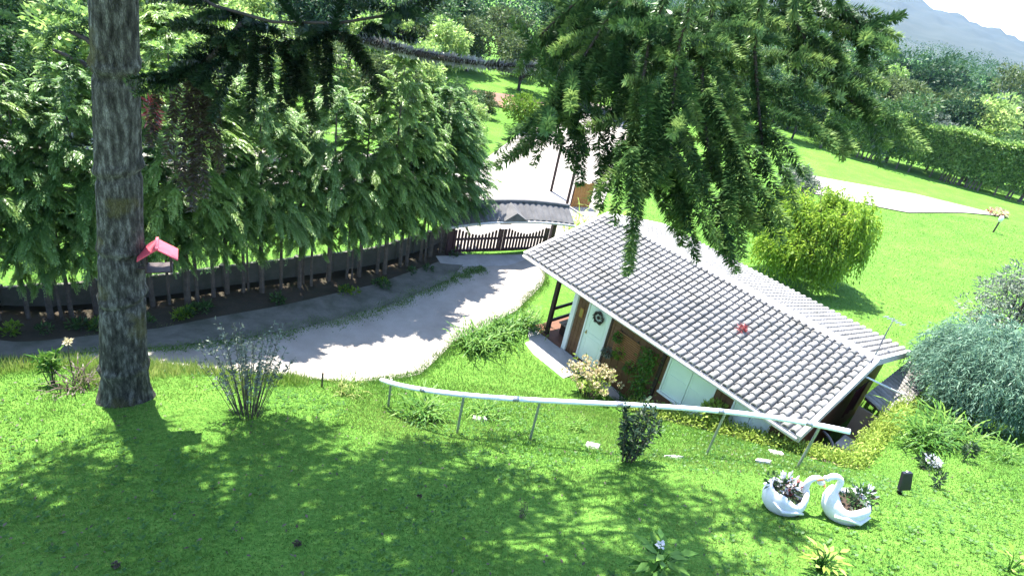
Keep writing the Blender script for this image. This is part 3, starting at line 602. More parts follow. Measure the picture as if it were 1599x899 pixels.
swan('white swan planter with orange beak and sparse green stems', (5.93, 7.55, h(5.93, 7.55)-.03), math.pi-.1, [('darkleaf', 70, (.0, 0, .37), .15), ('broad', 110, (-.15, -.03, .46), .16), ('white_petal', 25, (-.2, -.05, .54), .13), ('arau_dead', 60, (-.3, -.1, .44), .15)], 1.02)
# solar spotlight
q = thing('garden_spotlight', 'black solar garden spotlight tilted on a stake in the lawn', 'spotlight', (7.72, 8.9, h(7.72, 8.9)), .3)
MB().tube([(0, 0, -.1), (0, 0, .16)], .013, 6).build('stake', MT['black'], q)
MB().tube([(-.05, 0, .12), (0, 0, .17), (.06, .02, .22)], .012, 6).build('bracket', MT['black'], q)
MB().add([(v[0]*.13, v[1]*.1+v[2]*.06, v[2]*.16+.32) for v in [(-1,-.3,-1),(1,-.3,-1),(1,.3,-1),(-1,.3,-1),(-.8,-.3,.9),(.8,-.3,.9),(.8,.3,.9),(-.8,.3,.9)]], [(0,3,2,1),(4,5,6,7),(0,1,5,4),(1,2,6,5),(2,3,7,6),(3,0,4,7)]).build('solar_panel', MT['black'], q)
MB().tube([(-.02, -.03, .12), (-.08, -.08, .10)], [.03, .05], 10).build('lamp_head', MT['black'], q); MB().lathe([(.02, 0), (.015, .012), (.004, .014)], 8, (-.01, .06, .475)).build('sensor', MT['white'], q)
# strap-leaf clumps
strap_clump('agapanthus_clump', 'big dark green strap-leaf clump just below the left end of the handrail', (-1.35, 10.45, h(-1.35, 10.45)), 120, .75, .045, MT['strap'], jitter=.16)
strap_clump('agapanthus_clump', 'smaller strap-leaf clump behind the handrail near its second post', (-.02, 11.2, h(-.02, 11.2)), 70, .5, .04, MT['strap'], 1.2, jitter=.15)
strap_clump('agapanthus_clump', 'little bright grass-like tuft below the handrail middle', (2.17, 11.1, h(2.17, 11.1)), 50, .38, .03, MT['strap'], jitter=.08)
for (x, y, n, l, lb) in ((-.75, 15.6, 170, .8, 'dense strap-leaf clump at the corner of the driveway and lawn'), (.1, 16.7, 140, .7, 'strap-leaf clump between driveway corner and house porch'), (.75, 17.5, 140, .75, 'strap-leaf clump close to the house porch post'), (-.2, 16.2, 110, .6, 'short strap-leaf clump in the middle of the driveway border')):
    strap_clump('agapanthus_clump', lb, (x, y, h(x, y)), n, l, .05, MT['strap'], 1, jitter=.25)
strap_clump('daylily_clump', 'large bright arching clump beside the retaining wall corner', (10.3, 11.95, h(10.3, 11.95)), 240, .8, .05, MT['strap'], 1, jitter=.25)
strap_clump('daylily_clump', 'broad arching clump in front of the blue-green bush', (11.0, 12.4, h(11.0, 12.4)), 240, .85, .05, MT['strap'], 1.1, jitter=.3)
strap_clump('daylily_clump', 'dark strap-leaf clump under the blue-green bush', (12.0, 13.6, h(12., 13.6)), 160, .8, .045, MT['broad'], 1.1, jitter=.3)
strap_clump('tall_grass_tuft', 'bright tuft of tall grass near the wooden stake', (-3.25, 10.98, h(-3.25, 10.98)), 80, .55, .03, MT['drygrass'], .7, jitter=.15)
strap_clump('low_plant', 'low bushy green plant at the lawn edge below the blue-green bush', (11.6, 11.3, h(11.6, 11.3)), 110, .45, .035, MT['strap'], 1.1, jitter=.25)
q = thing('flower_patch', 'small patch of white flowers in dark leaves on the lawn', 'flowers', (9.54, 10.73, h(9.54, 10.73)))
leafball(q, 'leaves', MT['darkleaf'], 160, (0, 0, .1), .22, .14, .05, (0, 0, .4), (1, 1, .5)); leafball(q, 'petals', MT['white_petal'], 120, (.02, 0, .2), .15, .07, .05, (0, 0, .5), (1, 1, .4))
q = thing('dark_seedling', 'small dark upright seedling alone in the lawn', 'plant', (10.4, 11.0, h(10.4, 11)))
leafball(q, 'leaves', MT['darkleaf'], 90, (0, 0, .3), .13, .12, .045, (0, 0, .5), (.7, .7, 1.4)); MB().tube([(0, 0, -.05), (0, 0, .3)], .012, 5).build('stem', MT['twig'], q)
q = thing('dark_seedling', 'thin twisted dark seedling beside the solar spotlight', 'plant', (8.9, 9.6, h(8.9, 9.6)))
leafball(q, 'leaves', MT['darkleaf'], 70, (0, 0, .22), .1, .11, .04, (0, 0, .3), (.6, .6, 1.7)); MB().tube([(0, 0, -.05), (.02, 0, .3)], .01, 5).build('stem', MT['twig'], q)
# dark shrub in front of the rail
def shrub(name, label, loc, nst, ht, sp, leaf, n, ln, wd, stem='twig', lo=.25, r0=.012, cat='shrub', group=None, droop=0):
    q = thing(name, label, cat, loc, 0, group); lv = Leaves(); mm = MB()
    for i in range(nst):
        a = rn(0, 6.283); R_ = sp*math.sqrt(rn()); b0 = np.array([math.cos(a)*R_*.25, math.sin(a)*R_*.25, -.05]); t_ = np.array([math.cos(a)*R_, math.sin(a)*R_, ht*rn(.7, 1.05)])
        P = bez(b0, (b0+t_)/2+np.array([0, 0, ht*.12])+rng.normal(0, .05, 3), t_, 8); mm.tube(P, np.linspace(r0, r0*.3, 8), 5)
        k = n//nst
        if k:
            u = rn(lo, 1, k); c = np.stack([np.interp(u, np.linspace(0, 1, 8), P[:, j]) for j in range(3)], -1)
            lv.add(c+rng.normal(0, .015, (k, 3)), unit(rng.normal(0, 1, (k, 3)))*np.array([1, 1, .6])+np.array([0, 0, .35-droop]), rn(.6, 1.2, k)*ln, rn(.7, 1.2, k)*wd)
    mm.build('stems', MT[stem], q)
    if lv.count(): lv.build('leaves', leaf, q)
    return q
shrub('dark_shrub', 'dark leafy shrub standing before the handrail at the shadow edge', (2.85, 9.0, h(2.85, 9)), 22, 1.35, .42, MT['darkleaf'], 700, .15, .045, lo=.15)
shrub('bare_shrub', 'twiggy half-bare shrub on the lawn edge beside the driveway', (-4.4, 8.65, h(-4.4, 8.65)), 60, 1.75, .85, MT['greyl'], 1500, .075, .032, lo=.45, r0=.007)
# pale flowering bush by the house
q = shrub('flowering_bush', 'bush with pale cream flower heads in front of the house wall', (2.75, 14.35, h(2.75, 14.35)), 40, .95, .75, MT['yel'], 500, .13, .05, lo=.3)
lv = Leaves()
for i in range(42):
    a = rn(0, 6.283); R_ = .85*math.sqrt(rn()); c = np.array([math.cos(a)*R_, math.sin(a)*R_*.7, .6+.5*rn()-.3*R_*R_]); d = unit(rng.normal(size=(45, 3))); lv.add(c+d*.06, d, .06, .05)
lv.build('flower_heads', MT['petal'], q)
# stake, twig, cones, mushrooms of leaf litter
q = MB(); q.tube([(0, 0, -.1), (.01, 0, .42)], .022, 7); o = q.build('wooden_stake', MT['twig']); o.location = (-3.85, 11.07, h(-3.85, 11.07)); tag(o, 'short dark wooden stake at the driveway edge', 'stake')
shrub('bare_twig', 'small dead twig plant standing in the shaded lawn', (.84, 6.61, h(.84, 6.61)), 6, .35, .08, MT['arau_dead'], 30, .05, .015, lo=.2, r0=.006, cat='twig')
for (x, y, s, lb) in ((-2.04, 5.23, .10, 'brown pine cone scrap lying in the shaded lawn'), (-3.89, 4.41, .09, 'brown upright pine cone scrap beside the lawn edge'), (-.74, 6.84, .07, 'dark brown pine cone scrap near the lawn crest'), (1.5, 4.9, .06, 'tiny dark cone scrap near the foreground leafy plant')):
    q = thing('pine_cone_scrap', lb, 'cone', (x, y, h(x, y)+.02)); leafball(q, 'scales', MT['arau_dead'], 60, (0, 0, .02), s*.3, s*.4, s*.28, (0, 0, .2), (1.4, .8, .6))
# foreground leafy plants
def bigleaf(label, loc, n, ln, wd, mat, ht, flower=None):
    q = thing('leafy_plant', label, 'plant', loc); mm = MB()
    for i in range(n):
        a = rn(0, 6.283); r_ = rn(.03, .22); z = ht*rn(.4, 1); c = np.array([math.cos(a)*r_, math.sin(a)*r_, z]); d = np.array([math.cos(a), math.sin(a), rn(-.2, .5)]); mm.tube([(0, 0, -.05), tuple(c*.6+np.array([0, 0, .05])), tuple(c)], .006, 5)
        Leaves().add(c, d, ln*rn(.7, 1.1), wd*rn(.8, 1.1), None, np.array([0, 0, 1.])).build('leaf', mat, q, fold=.06)
    mm.build('stems', MT['strap'], q)
    if flower:
        leafball(q, 'flower', flower, 40, (-.05, .1, ht+.02), .035, .04, .03)
bigleaf('broad-leaved plant with a white bud at the foot of the shaded lawn', (2.6, 5.5, h(2.6, 5.5)), 34, .3, .11, MT['strap'], .4, MT['white_petal'])
bigleaf('yellow-leaved plant at the edge of the lawn shade', (4.85, 5.95, h(4.85, 5.95)), 40, .17, .06, MT['yel'], .35)
bigleaf('yellow-green leafy plant at the sunny corner of the lawn', (7.85, 6.6, h(7.85, 6.6)), 16, .16, .07, MT['yel'], .3)
q = shrub('leafy_stalk', 'bright green rosette plant in tall grass beside the big trunk', (-8.4, 8.8, h(-8.4, 8.8)), 7, .75, .16, MT['strap'], 200, .2, .045, lo=.4, r0=.012, cat='plant')
q = thing('flower_stalk', 'thin stalk with a pale seed head beside the big trunk', 'flower', (-8.05, 8.95, h(-8.05, 8.95)))
MB().tube([(0, 0, -.05), (-.02, 0, .6), (.02, 0, .95)], [.012, .01, .006], 5).build('stem', MT['twig'], q); leafball(q, 'seed_head', MT['petal'], 50, (.02, 0, 1.0), .05, .07, .03, (0, 0, .5))
strap_clump('dry_fern', 'dry curled fern at the foot of the big trunk', (-7.8, 8.7, h(-7.8, 8.7)), 60, .55, .03, MT['arau_dead'], 1.1, jitter=.15)
# bird feeder on the big trunk
TX, TY = -6.6, 8.44
q = thing('bird_feeder', 'small bird feeder with pink-red gable roof fixed to the big trunk', 'bird feeder', (-5.80, 8.55, 5.25), rad(30))
for s in (-1, 1):
    V = [(0, -.2, .23), (0, .2, .23), (s*.29, .2, .03), (s*.29, -.2, .03)]; V += [(v[0], v[1], v[2]+.022) for v in V]
    F = [(3, 2, 1, 0), (4, 5, 6, 7), (0, 1, 5, 4), (1, 2, 6, 5), (2, 3, 7, 6), (3, 0, 4, 7)]
    MB().add(V, F).build('roof_panel', MT['red'], q)
MB().bar((0, -.21, .256), (0, .21, .256), .04, .03).build('ridge_strip', MT['red'], q)
MB().box(-.2, .2, -.17, .17, -.2, -.18).build('tray', MT['dkwood'], q)
for x in (-.18, .18):
    for y in (-.15, .15): MB().box(x-.012, x+.012, y-.012, y+.012, -.18, .1).build('corner_post', MT['dkwood'], q)
MB().bar((-.33, 0, -.19), (-.17, 0, -.19), .05, .03).build('bracket', MT['dkwood'], q)
# bromeliad on trunk
q = thing('bromeliad', 'red and white bromeliad growing on the side of the big trunk', 'plant', (-5.86, 8.75, 7.6)); leafball(q, 'leaves', MT['red_leaf'], 130, (.05, 0, 0), .09, .16, .03, (.5, 0, -.1), (.5, .8, 2.6))

# ------------------------------------------------------------------ araucarias
def rope(P0, P1, sag=.12, ln=.05, dens=420, rtw=.02, mat=None, parent=None, name='branchlet', n=10, wd=.013):
    """a hanging araucaria branchlet: thin axis ringed with stiff pointed leaves"""
    P0 = np.array(P0); P1 = np.array(P1); L = np.linalg.norm(P1-P0)
    mid = (P0+P1)/2+np.array([0, 0, sag*L])+rng.normal(0, .04*L, 3); P = bez(P0, mid, P1, n)
    k = int(L*dens); u = np.sort(rn(0, 1, k)); t = np.linspace(0, 1, n)
    c = np.stack([np.interp(u, t, P[:, i]) for i in range(3)], -1); tg = unit(np.stack([np.interp(u, t, np.gradient(P[:, i])) for i in range(3)], -1))
    a = rn(0, 6.283, k); x = unit(np.cross(tg, np.array([.3, .9, .2]))); y = np.cross(tg, x); out = x*np.cos(a)[:, None]+y*np.sin(a)[:, None]
    tipf = np.clip((1-u)*6+.35, 0, 1)
    rb = rn(0, .55)**1.5; lv = Leaves(); lv.add(c, out*.95+tg*.4+rng.normal(0, .1, (k, 3)), ln*rn(.75, 1.15, k)*(tipf*.4+.6), wd, np.clip(rb+rn(0, .45, k)+.3*(u > .7), 0, 1), out)
    o = lv.build(name, mat, parent, fold=.05)
    return o
LIMB_R=[
[(0.39, 3.55, 10.50), (0.43, 3.26, 10.16), (0.43, 2.91, 9.93)],
[(0.67, 3.69, 10.55), (0.70, 3.27, 10.19), (0.81, 2.90, 9.92)],
[(0.23, 3.65, 10.47), (0.10, 3.40, 10.21), (-0.02, 3.04, 9.96)],
[(1.07, 3.95, 10.61), (1.36, 3.77, 10.48), (1.62, 3.54, 10.26)],
[(0.49, 3.34, 10.53), (0.55, 3.07, 10.22), (0.59, 2.80, 9.93)],
[(0.87, 3.71, 10.59), (1.06, 3.43, 10.27), (1.13, 3.13, 9.92)],
[(1.26, 4.02, 10.74), (1.51, 3.96, 10.63), (1.74, 3.95, 10.60)],
[(0.11, 3.80, 10.53), (-0.03, 3.70, 10.35), (-0.15, 3.65, 10.26)]]
TAIL_R=[((0.38, 2.72, 10.00), (0.49, 2.46, 9.51)), ((0.38, 3.08, 10.25), (0.45, 2.82, 9.77)), ((0.59, 2.91, 9.93), (0.83, 2.70, 9.54)), ((0.66, 2.83, 10.00), (0.99, 2.60, 9.57)), ((0.78, 2.96, 10.02), (1.04, 2.73, 9.60)), ((0.46, 3.04, 10.18), (0.70, 2.79, 9.71)), ((0.94, 3.04, 9.97), (1.06, 2.86, 9.62)), ((1.02, 3.08, 10.04), (1.19, 2.96, 9.82)), ((0.22, 3.08, 10.03), (0.34, 2.86, 9.63)), ((0.29, 3.11, 10.10), (0.36, 2.91, 9.72)), ((0.14, 3.08, 10.04), (0.22, 2.91, 9.72)), ((0.04, 3.24, 10.12), (-0.13, 3.03, 9.74)), ((-0.00, 3.46, 10.11), (-0.30, 3.58, 10.33)), ((0.02, 3.02, 9.92), (-0.20, 2.91, 9.72)), ((-0.02, 3.01, 9.91), (0.19, 2.97, 9.83)), ((0.13, 3.04, 9.96), (0.16, 2.94, 9.78)), ((-0.02, 3.05, 9.98), (-0.09, 2.95, 9.80)), ((1.10, 3.23, 10.12), (1.34, 3.13, 9.93)), ((1.25, 3.38, 10.18), (1.56, 3.30, 10.03)), ((1.55, 3.82, 10.58), (1.81, 3.91, 10.74)), ((1.56, 3.72, 10.39), (1.80, 3.71, 10.37)), ((1.40, 3.35, 10.12), (1.60, 3.33, 10.08)), ((0.68, 2.84, 9.81), (0.76, 2.77, 9.66)), ((0.85, 2.77, 9.88), (0.95, 2.62, 9.60)), ((0.47, 3.03, 9.94), (0.66, 2.89, 9.69)), ((0.36, 2.93, 9.97), (0.41, 2.74, 9.62))]
LIMB_L=[
[(-3.77, 5.54, 9.98), (-2.87, 5.21, 9.77), (-2.23, 4.98, 9.77), (-1.52, 4.82, 9.90), (-1.16, 4.83, 10.13)],
[(-2.59, 5.18, 9.73), (-2.85, 5.14, 9.43), (-3.30, 5.20, 9.12)],
[(-1.65, 5.23, 9.81), (-1.12, 5.00, 9.82), (-0.54, 4.81, 9.88), (-0.06, 4.74, 9.97)]]
TAIL_L=[((-1.76, 4.81, 9.88), (-1.63, 4.54, 9.38)), ((-1.67, 4.82, 9.89), (-1.23, 4.62, 9.53)), ((-2.08, 4.86, 9.76), (-2.02, 4.59, 9.26)), ((-1.96, 4.87, 9.78), (-1.95, 4.62, 9.32)), ((-2.18, 4.85, 9.74), (-1.74, 4.58, 9.24)), ((-2.38, 4.96, 9.74), (-2.27, 4.63, 9.13)), ((-1.60, 4.81, 9.89), (-1.41, 4.73, 9.72)), ((-2.34, 5.10, 9.78), (-2.74, 5.00, 9.59)), ((-2.52, 5.14, 9.65), (-2.87, 4.91, 9.23)), ((-2.55, 5.09, 9.55), (-2.69, 4.80, 9.00)), ((-1.53, 4.83, 9.92), (-1.09, 4.85, 9.95)), ((-2.01, 4.91, 9.86), (-2.25, 5.02, 10.06)), ((-1.72, 4.81, 9.88), (-1.69, 4.97, 10.17)), ((-2.80, 5.19, 9.54), (-3.04, 5.07, 9.30)), ((-2.62, 5.02, 9.64), (-2.31, 4.90, 9.42)), ((-1.86, 4.80, 9.86), (-1.73, 4.62, 9.53)), ((-2.30, 4.96, 9.73), (-2.18, 4.74, 9.33)), ((-1.32, 4.75, 9.99), (-0.96, 4.92, 10.29)), ((-3.04, 5.17, 9.28), (-3.33, 5.06, 9.08)), ((-2.91, 5.26, 9.66), (-3.22, 5.23, 9.60)), ((-1.07, 4.84, 10.14), (-0.83, 4.95, 10.36)), ((-2.01, 4.87, 9.78), (-1.86, 4.69, 9.45))]
TAIL_D=[((-3.04, 5.17, 9.28), (-2.91, 4.69, 8.38)), ((-2.98, 5.15, 9.25), (-2.71, 4.68, 8.37)), ((-3.21, 5.26, 9.24), (-3.15, 4.89, 8.55)), ((-2.86, 5.14, 9.22), (-2.62, 4.79, 8.58)), ((-3.34, 5.17, 9.06), (-3.32, 4.93, 8.62)), ((-3.01, 5.10, 9.14), (-2.80, 4.62, 8.25)), ((-2.91, 5.13, 9.21), (-2.75, 4.89, 8.75))]
TAIL_T=[((-6.50, 8.75, 8.77), (-7.41, 8.53, 8.36)), ((-6.59, 8.88, 8.79), (-6.82, 8.26, 7.64)), ((-7.09, 8.87, 8.56), (-7.61, 8.37, 7.63)), ((-6.48, 8.71, 8.69), (-6.42, 8.37, 8.06)), ((-7.42, 8.77, 8.38), (-8.02, 8.86, 8.55)), ((-6.83, 8.79, 8.62), (-6.67, 8.23, 7.58)), ((-6.76, 8.84, 8.72), (-7.42, 8.86, 8.76)), ((-7.25, 8.81, 8.45), (-7.18, 8.46, 7.80)), ((-7.73, 8.73, 8.10), (-7.55, 8.35, 7.38))]
TAIL_R2=[((0.57, 3.16, 10.02), (0.76, 2.89, 9.74)), ((0.41, 3.00, 10.23), (0.50, 2.67, 9.81)), ((0.93, 3.21, 10.11), (1.18, 2.89, 9.72)), ((0.55, 3.21, 9.97), (0.78, 2.86, 9.54)), ((0.69, 3.06, 10.26), (0.94, 2.77, 9.92)), ((0.53, 3.24, 9.85), (0.77, 2.96, 9.55)), ((0.80, 3.00, 9.95), (1.05, 2.77, 9.73)), ((0.86, 2.88, 10.02), (0.89, 2.64, 9.79)), ((0.89, 3.14, 10.14), (1.03, 2.83, 9.77)), ((0.66, 3.37, 10.07), (0.89, 3.07, 9.72)), ((0.82, 3.13, 9.91), (1.25, 2.88, 9.66)), ((0.56, 3.06, 9.91), (0.95, 2.77, 9.58)), ((0.72, 3.03, 10.21), (0.97, 2.72, 9.86)), ((0.54, 3.19, 9.87), (0.55, 2.81, 9.36)), ((0.65, 3.40, 10.16), (0.89, 3.15, 9.91)), ((0.46, 2.95, 10.02), (0.60, 2.74, 9.84)), ((0.86, 2.91, 9.96), (1.17, 2.70, 9.79)), ((0.48, 3.00, 10.01), (0.51, 2.77, 9.79)), ((0.67, 3.05, 10.22), (0.85, 2.86, 10.07)), ((0.93, 3.06, 9.97), (1.09, 2.80, 9.70)), ((1.41, 3.56, 10.30), (1.59, 3.41, 10.23)), ((1.53, 3.59, 10.36), (1.69, 3.42, 10.25)), ((1.20, 3.61, 10.39), (1.48, 3.48, 10.36)), ((1.31, 3.69, 10.54), (1.46, 3.53, 10.46)), ((1.14, 3.53, 10.24), (1.31, 3.47, 10.34)), ((1.39, 3.59, 10.36), (1.58, 3.48, 10.36)), ((1.45, 3.53, 10.25), (1.47, 3.45, 10.31)), ((1.46, 3.48, 10.15), (1.56, 3.35, 10.12)), ((1.36, 3.62, 10.41), (1.48, 3.51, 10.42)), ((1.29, 3.55, 10.28), (1.40, 3.43, 10.27)), ((0.26, 3.36, 10.36), (0.23, 3.09, 10.06)), ((0.12, 3.31, 10.25), (-0.00, 3.09, 10.07)), ((0.10, 3.26, 10.16), (-0.01, 3.07, 10.02)), ((0.13, 3.28, 10.21), (0.01, 3.05, 9.97)), ((0.30, 3.34, 10.31), (0.33, 3.08, 10.04)), ((0.34, 3.28, 10.20), (0.36, 3.10, 10.07)), ((0.19, 3.32, 10.28), (0.10, 3.03, 9.95)), ((0.08, 3.29, 10.22), (-0.02, 3.03, 9.94))]
def polyline(P, n=14):
    P = np.array(P); d = np.r_[0, np.cumsum(np.linalg.norm(np.diff(P, axis=0), axis=1))]; t = np.linspace(0, d[-1], n)
    Q = np.stack([np.interp(t, d, P[:, i]) for i in range(3)], -1)
    for _ in range(2): Q[1:-1] = (Q[:-2]+2*Q[1:-1]+Q[2:])/4
    return Q
# the tree that overhangs the viewpoint
T2 = np.array([.95, -1.5, 0.]); z0 = h(T2[0], T2[1])
ar2 = thing('araucaria_tree', 'araucaria whose spiky branches hang in from above over the house', 'tree', (T2[0], T2[1], z0))
def loc2(p): return np.array(p)-np.array(ar2.location)
MB().tube([(0, 0, -.3), (0, 0, 2), (.05, 0, 6), (0, -.05, 13)], [.42, .36, .32, .2], 18, wob=.03).build('trunk', MT['bark'], ar2, True)
hub = loc2((.9, -1.3, 12.3))
for L in LIMB_R:
    L0 = [loc2(p) for p in L]; P = polyline([hub, hub*.4+L0[0]*.6+np.array([0, 0, .55])] + L0, 18)
    br = MB().tube(P, np.linspace(.024, .007, 18), 7).build('branch', MT['bark2'], ar2, True)
    Pq = polyline([P[9]]+L0, 9)
    for j in range(8): rope(Pq[j], Pq[j+1], .0, .05, 900, wd=.010, mat=MT['arau'], parent=br, n=4)
    Pn = polyline(L0, 12); Lt = np.linalg.norm(np.diff(Pn, axis=0), axis=1).sum()
    for i in range(21):
        u = rn(-.25, 1); k = u*11; p = np.array([np.interp(k, range(12), Pn[:, j]) for j in range(3)])
        a = rn(0, 6.283); d = np.array([math.cos(a), math.sin(a)*.8, rn(-.7, .55)-.5*max(u, 0)]); l = rn(.26, .5)
        rope(p, p+unit(d)*l+np.array([0, 0, -.12*rn()]), .12, .047, 1000, wd=.009, mat=MT['arau'], parent=br)
for i, (p, q) in enumerate(TAIL_R+TAIL_R2):
    rope(loc2(p), loc2(q), .06, .05, 1200, mat=MT['arau'], parent=ar2, name='branchlet', n=12, wd=.010)
for li, L in enumerate(LIMB_L):
    L0 = [loc2(p) for p in L]
    st = [hub, hub*.5+L0[0]*.5+np.array([0, 0, .9])] if li == 0 else []
    P = polyline(st+L0, 20); br = MB().tube(P, np.linspace(.035, .01, 20), 7).build('branch', MT['bark2'], ar2, True)
    if li == 2:
        for j in range(len(L0)-1): rope(L0[j], L0[j+1], 0, .065, 900, mat=MT['arau_dry'], parent=br, name='dry_branchlet', wd=.022)
    else:
        Pn = polyline(L0, 12)
        for i in range(20):
            k = rn(0, 11); p = np.array([np.interp(k, range(12), Pn[:, j]) for j in range(3)]); a = rn(0, 6.283)
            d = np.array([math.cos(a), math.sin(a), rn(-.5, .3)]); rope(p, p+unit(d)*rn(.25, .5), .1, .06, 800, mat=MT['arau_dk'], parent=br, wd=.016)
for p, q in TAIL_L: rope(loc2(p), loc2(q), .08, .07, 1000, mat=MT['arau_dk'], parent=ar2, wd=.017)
for p, q in TAIL_D: rope(loc2(p), loc2(q), .05, .075, 500, mat=MT['arau_dead'], parent=ar2, name='dead_branchlet', wd=.02)
# the big-trunk tree on the lawn
ar1 = thing('araucaria_tree', 'araucaria with thick grey ringed trunk standing in the lawn', 'tree', (TX, TY, h(TX, TY)))
zb = ar1.location.z
def T1(z): return np.array([-.05+.092*(z-2.15), .004*(z-2.15), z-zb])
zs = np.concatenate([[zb-.3, zb, zb+.25, zb+.6], np.arange(zb+.75, 10.5, .05), np.arange(10.6, 16.5, .25)]); V = []; Fq = []; nn = 40
ringz = [2.9, 4.45, 5.35, 6.75, 8.3, 9.5]
ph = rn(0, 6.28, 8)
for i, z in enumerate(zs):
    c = T1(z); r = np.interp(z, [zb-.3, zb, zb+.3, zb+1.2, 6, 9, 13, 16.5], [.60, .47, .40, .36, .315, .29, .25, .2])
    for j in range(nn):
        a = 2*math.pi*j/nn
        rr = r*(1+.02*math.sin(3*a+ph[0])+.014*math.sin(7*a+z*1.3+ph[1])+.012*math.sin(13*a-z*2+ph[2])+rng.normal(0, .008))
        for rz_ in ringz: q_ = z-rz_-.06*math.sin(a+rz_*3); rr += (.034*math.exp(-(q_/.07)**2)-.03*math.exp(-((q_+.13)/.05)**2))*(1+.4*math.sin(5*a+rz_))
        V.append((c[0]+rr*math.cos(a), c[1]+rr*math.sin(a), c[2]))
m_ = len(zs); Fq = [(i*nn+j, i*nn+(j+1) % nn, (i+1)*nn+(j+1) % nn, (i+1)*nn+j) for i in range(m_-1) for j in range(nn)]
mesh_obj('trunk', V, Fq, MT['bark'], ar1, True)
lv = Leaves(); bmm = MB()
for tier, (z, R_, nl) in enumerate(((12.6, 1., 22), (13.7, .95, 20), (15.0, .75, 15), (16.2, .5, 9))):
    for k in range(nl):
        a = 2*math.pi*(k+.5*(tier % 2)+rn(-.3, .3))/nl; dirh = np.array([math.cos(a), math.sin(a), 0])
        Rk = R_*float(np.interp(math.degrees(a) % 360, [0, 45, 90, 135, 180, 225, 270, 315, 360], [8.2, 6.9, 5.4, 5.0, 4.8, 3.2, 2.6, 5.4, 8.2]))*rn(.85, 1.08)
        c = T1(z); e = c+dirh*Rk+np.array([0, 0, rn(.4, 1.3)]); P = bez(c, c+dirh*Rk*.6+np.array([0, 0, -.5]), e, 10); bmm.tube(P, np.linspace(.07, .02, 10), 5)
        for j in range(10):
            u = rn(.15, 1)**.8; p = np.array([np.interp(u*9, range(10), P[:, q_]) for q_ in range(3)])
            n = 34; d = unit(rng.normal(size=(n, 3))*np.array([1, 1, .55]))
            lv.add(p+d*rn(.0, .5, n)[:, None]+rng.normal(0, .12, 3), d, rn(.25, .5, n), rn(.07, .13, n))
bmm.build('limbs', MT['bark2'], ar1); lv.build('crown', MT['arau'], ar1)
for p, q in TAIL_T: rope(np.array(p)-np.array(ar1.location), np.array(q)-np.array(ar1.location), .1, .08, 260, mat=MT['arau'], parent=ar1, wd=.024, name='shoot')
for p in ((-7.05, 8.75, 8.55), (-7.25, 8.8, 8.2)):
    c = T1(p[2]-.3); MB().tube([c, (c+np.array(p)-np.array(ar1.location))/2+np.array([0, 0, .1]), np.array(p)-np.array(ar1.location)], [.05, .035, .02], 6).build('branch_stub', MT['bark2'], ar1)

# ------------------------------------------------------------------ cypress row on the left
def cypress_crown(Ht, R_, lo, nb, nfb=13, K=11):
    """plumes: arching branches that carry flat feathery sprays"""
    lv = Leaves(); up3 = np.array([0, 0, 1.])
    for b in range(nb):
        u = rn()**1.1; z = lo+(Ht-lo)*u; a = b*2.4+rn(-.3, .3); rr = R_*(1-u)**.9*min(1, .6+u*3)*rn(.75, 1.15)+.12
        od = np.array([math.cos(a), math.sin(a), 0]); sd = np.array([-od[1], od[0], 0]); upb = rn(.35, .9)+.5*u; br = rn(0, .3)
        t = np.concatenate([rn(.3, 1, nfb-3), [.92, 1, 1]]); nf = len(t)
        base = od*(rr*t)[:, None]+up3*((z-.2)+(upb*t-.55*t*t)*rr)[:, None]+rng.normal(0, .03, (nf, 3))
        sg = np.where(np.arange(nf) % 2, 1., -1.); fd = unit(od+sd*(sg*rn(.2, 1.1, nf)*(1.15-t))[:, None]+up3*(upb-1.1*t+rn(-.1, .25, nf))[:, None]); ln = rn(.2, .42, nf)*(.7+.5*rr/R_)
        fs = unit(np.cross(fd, up3)); rb = br+rn(0, .25, nf)
        for k in range(K):
            q = (k+.5)/K; P = base+fd*(ln*q)[:, None]-up3*(.42*ln*q*q)[:, None]; tg = unit(fd-up3*.84*q)
            for s in (-1, 1):
                lv.add(P, tg*.75+fs*s*(.8-.4*q)-up3*.05+rng.normal(0, .1, (nf, 3)), rn(.75, 1.2, nf)*.12*(1-.45*q), .027*rn(.8, 1.3, nf), np.clip(rb+.5*q*rn(.6, 1, nf), 0, 1), up3+rng.normal(0, .2, (nf, 3)))
    return lv
CYP = []
for i in range(5):
    Ht = (6.2, 6.6, 5.5, 6.4, 5.9)[i]; o = cypress_crown(Ht, (1.75, 1.85, 1.6, 1.7, 1.65)[i], 2.15, 146).build('crown', MT['cypress' if i % 2 == 0 else 'cypress2'])
    t_ = MB().tube([(0, 0, -.2), (.03, 0, 1.2), (-.02, .02, 3), (0, 0, Ht*.9)], [.085, .07, .05, .01], 8).build('trunk', MT['paleb'])
    CYP.append((o, t_, Ht)); COL.objects.unlink(o); COL.objects.unlink(t_)
row = np.array([(-16.5, 9.6), (-14.2, 10.9), (-12.6, 12.2), (-10.9, 13.5), (-9.2, 14.8), (-7.6, 16.3), (-5.8, 17.9), (-4.6, 19.2), (-3.2, 21.6), (-2.5, 23.4)])
dd = np.r_[0, np.cumsum(np.linalg.norm(np.diff(row, axis=0), axis=1))]; u = 0; i = 0
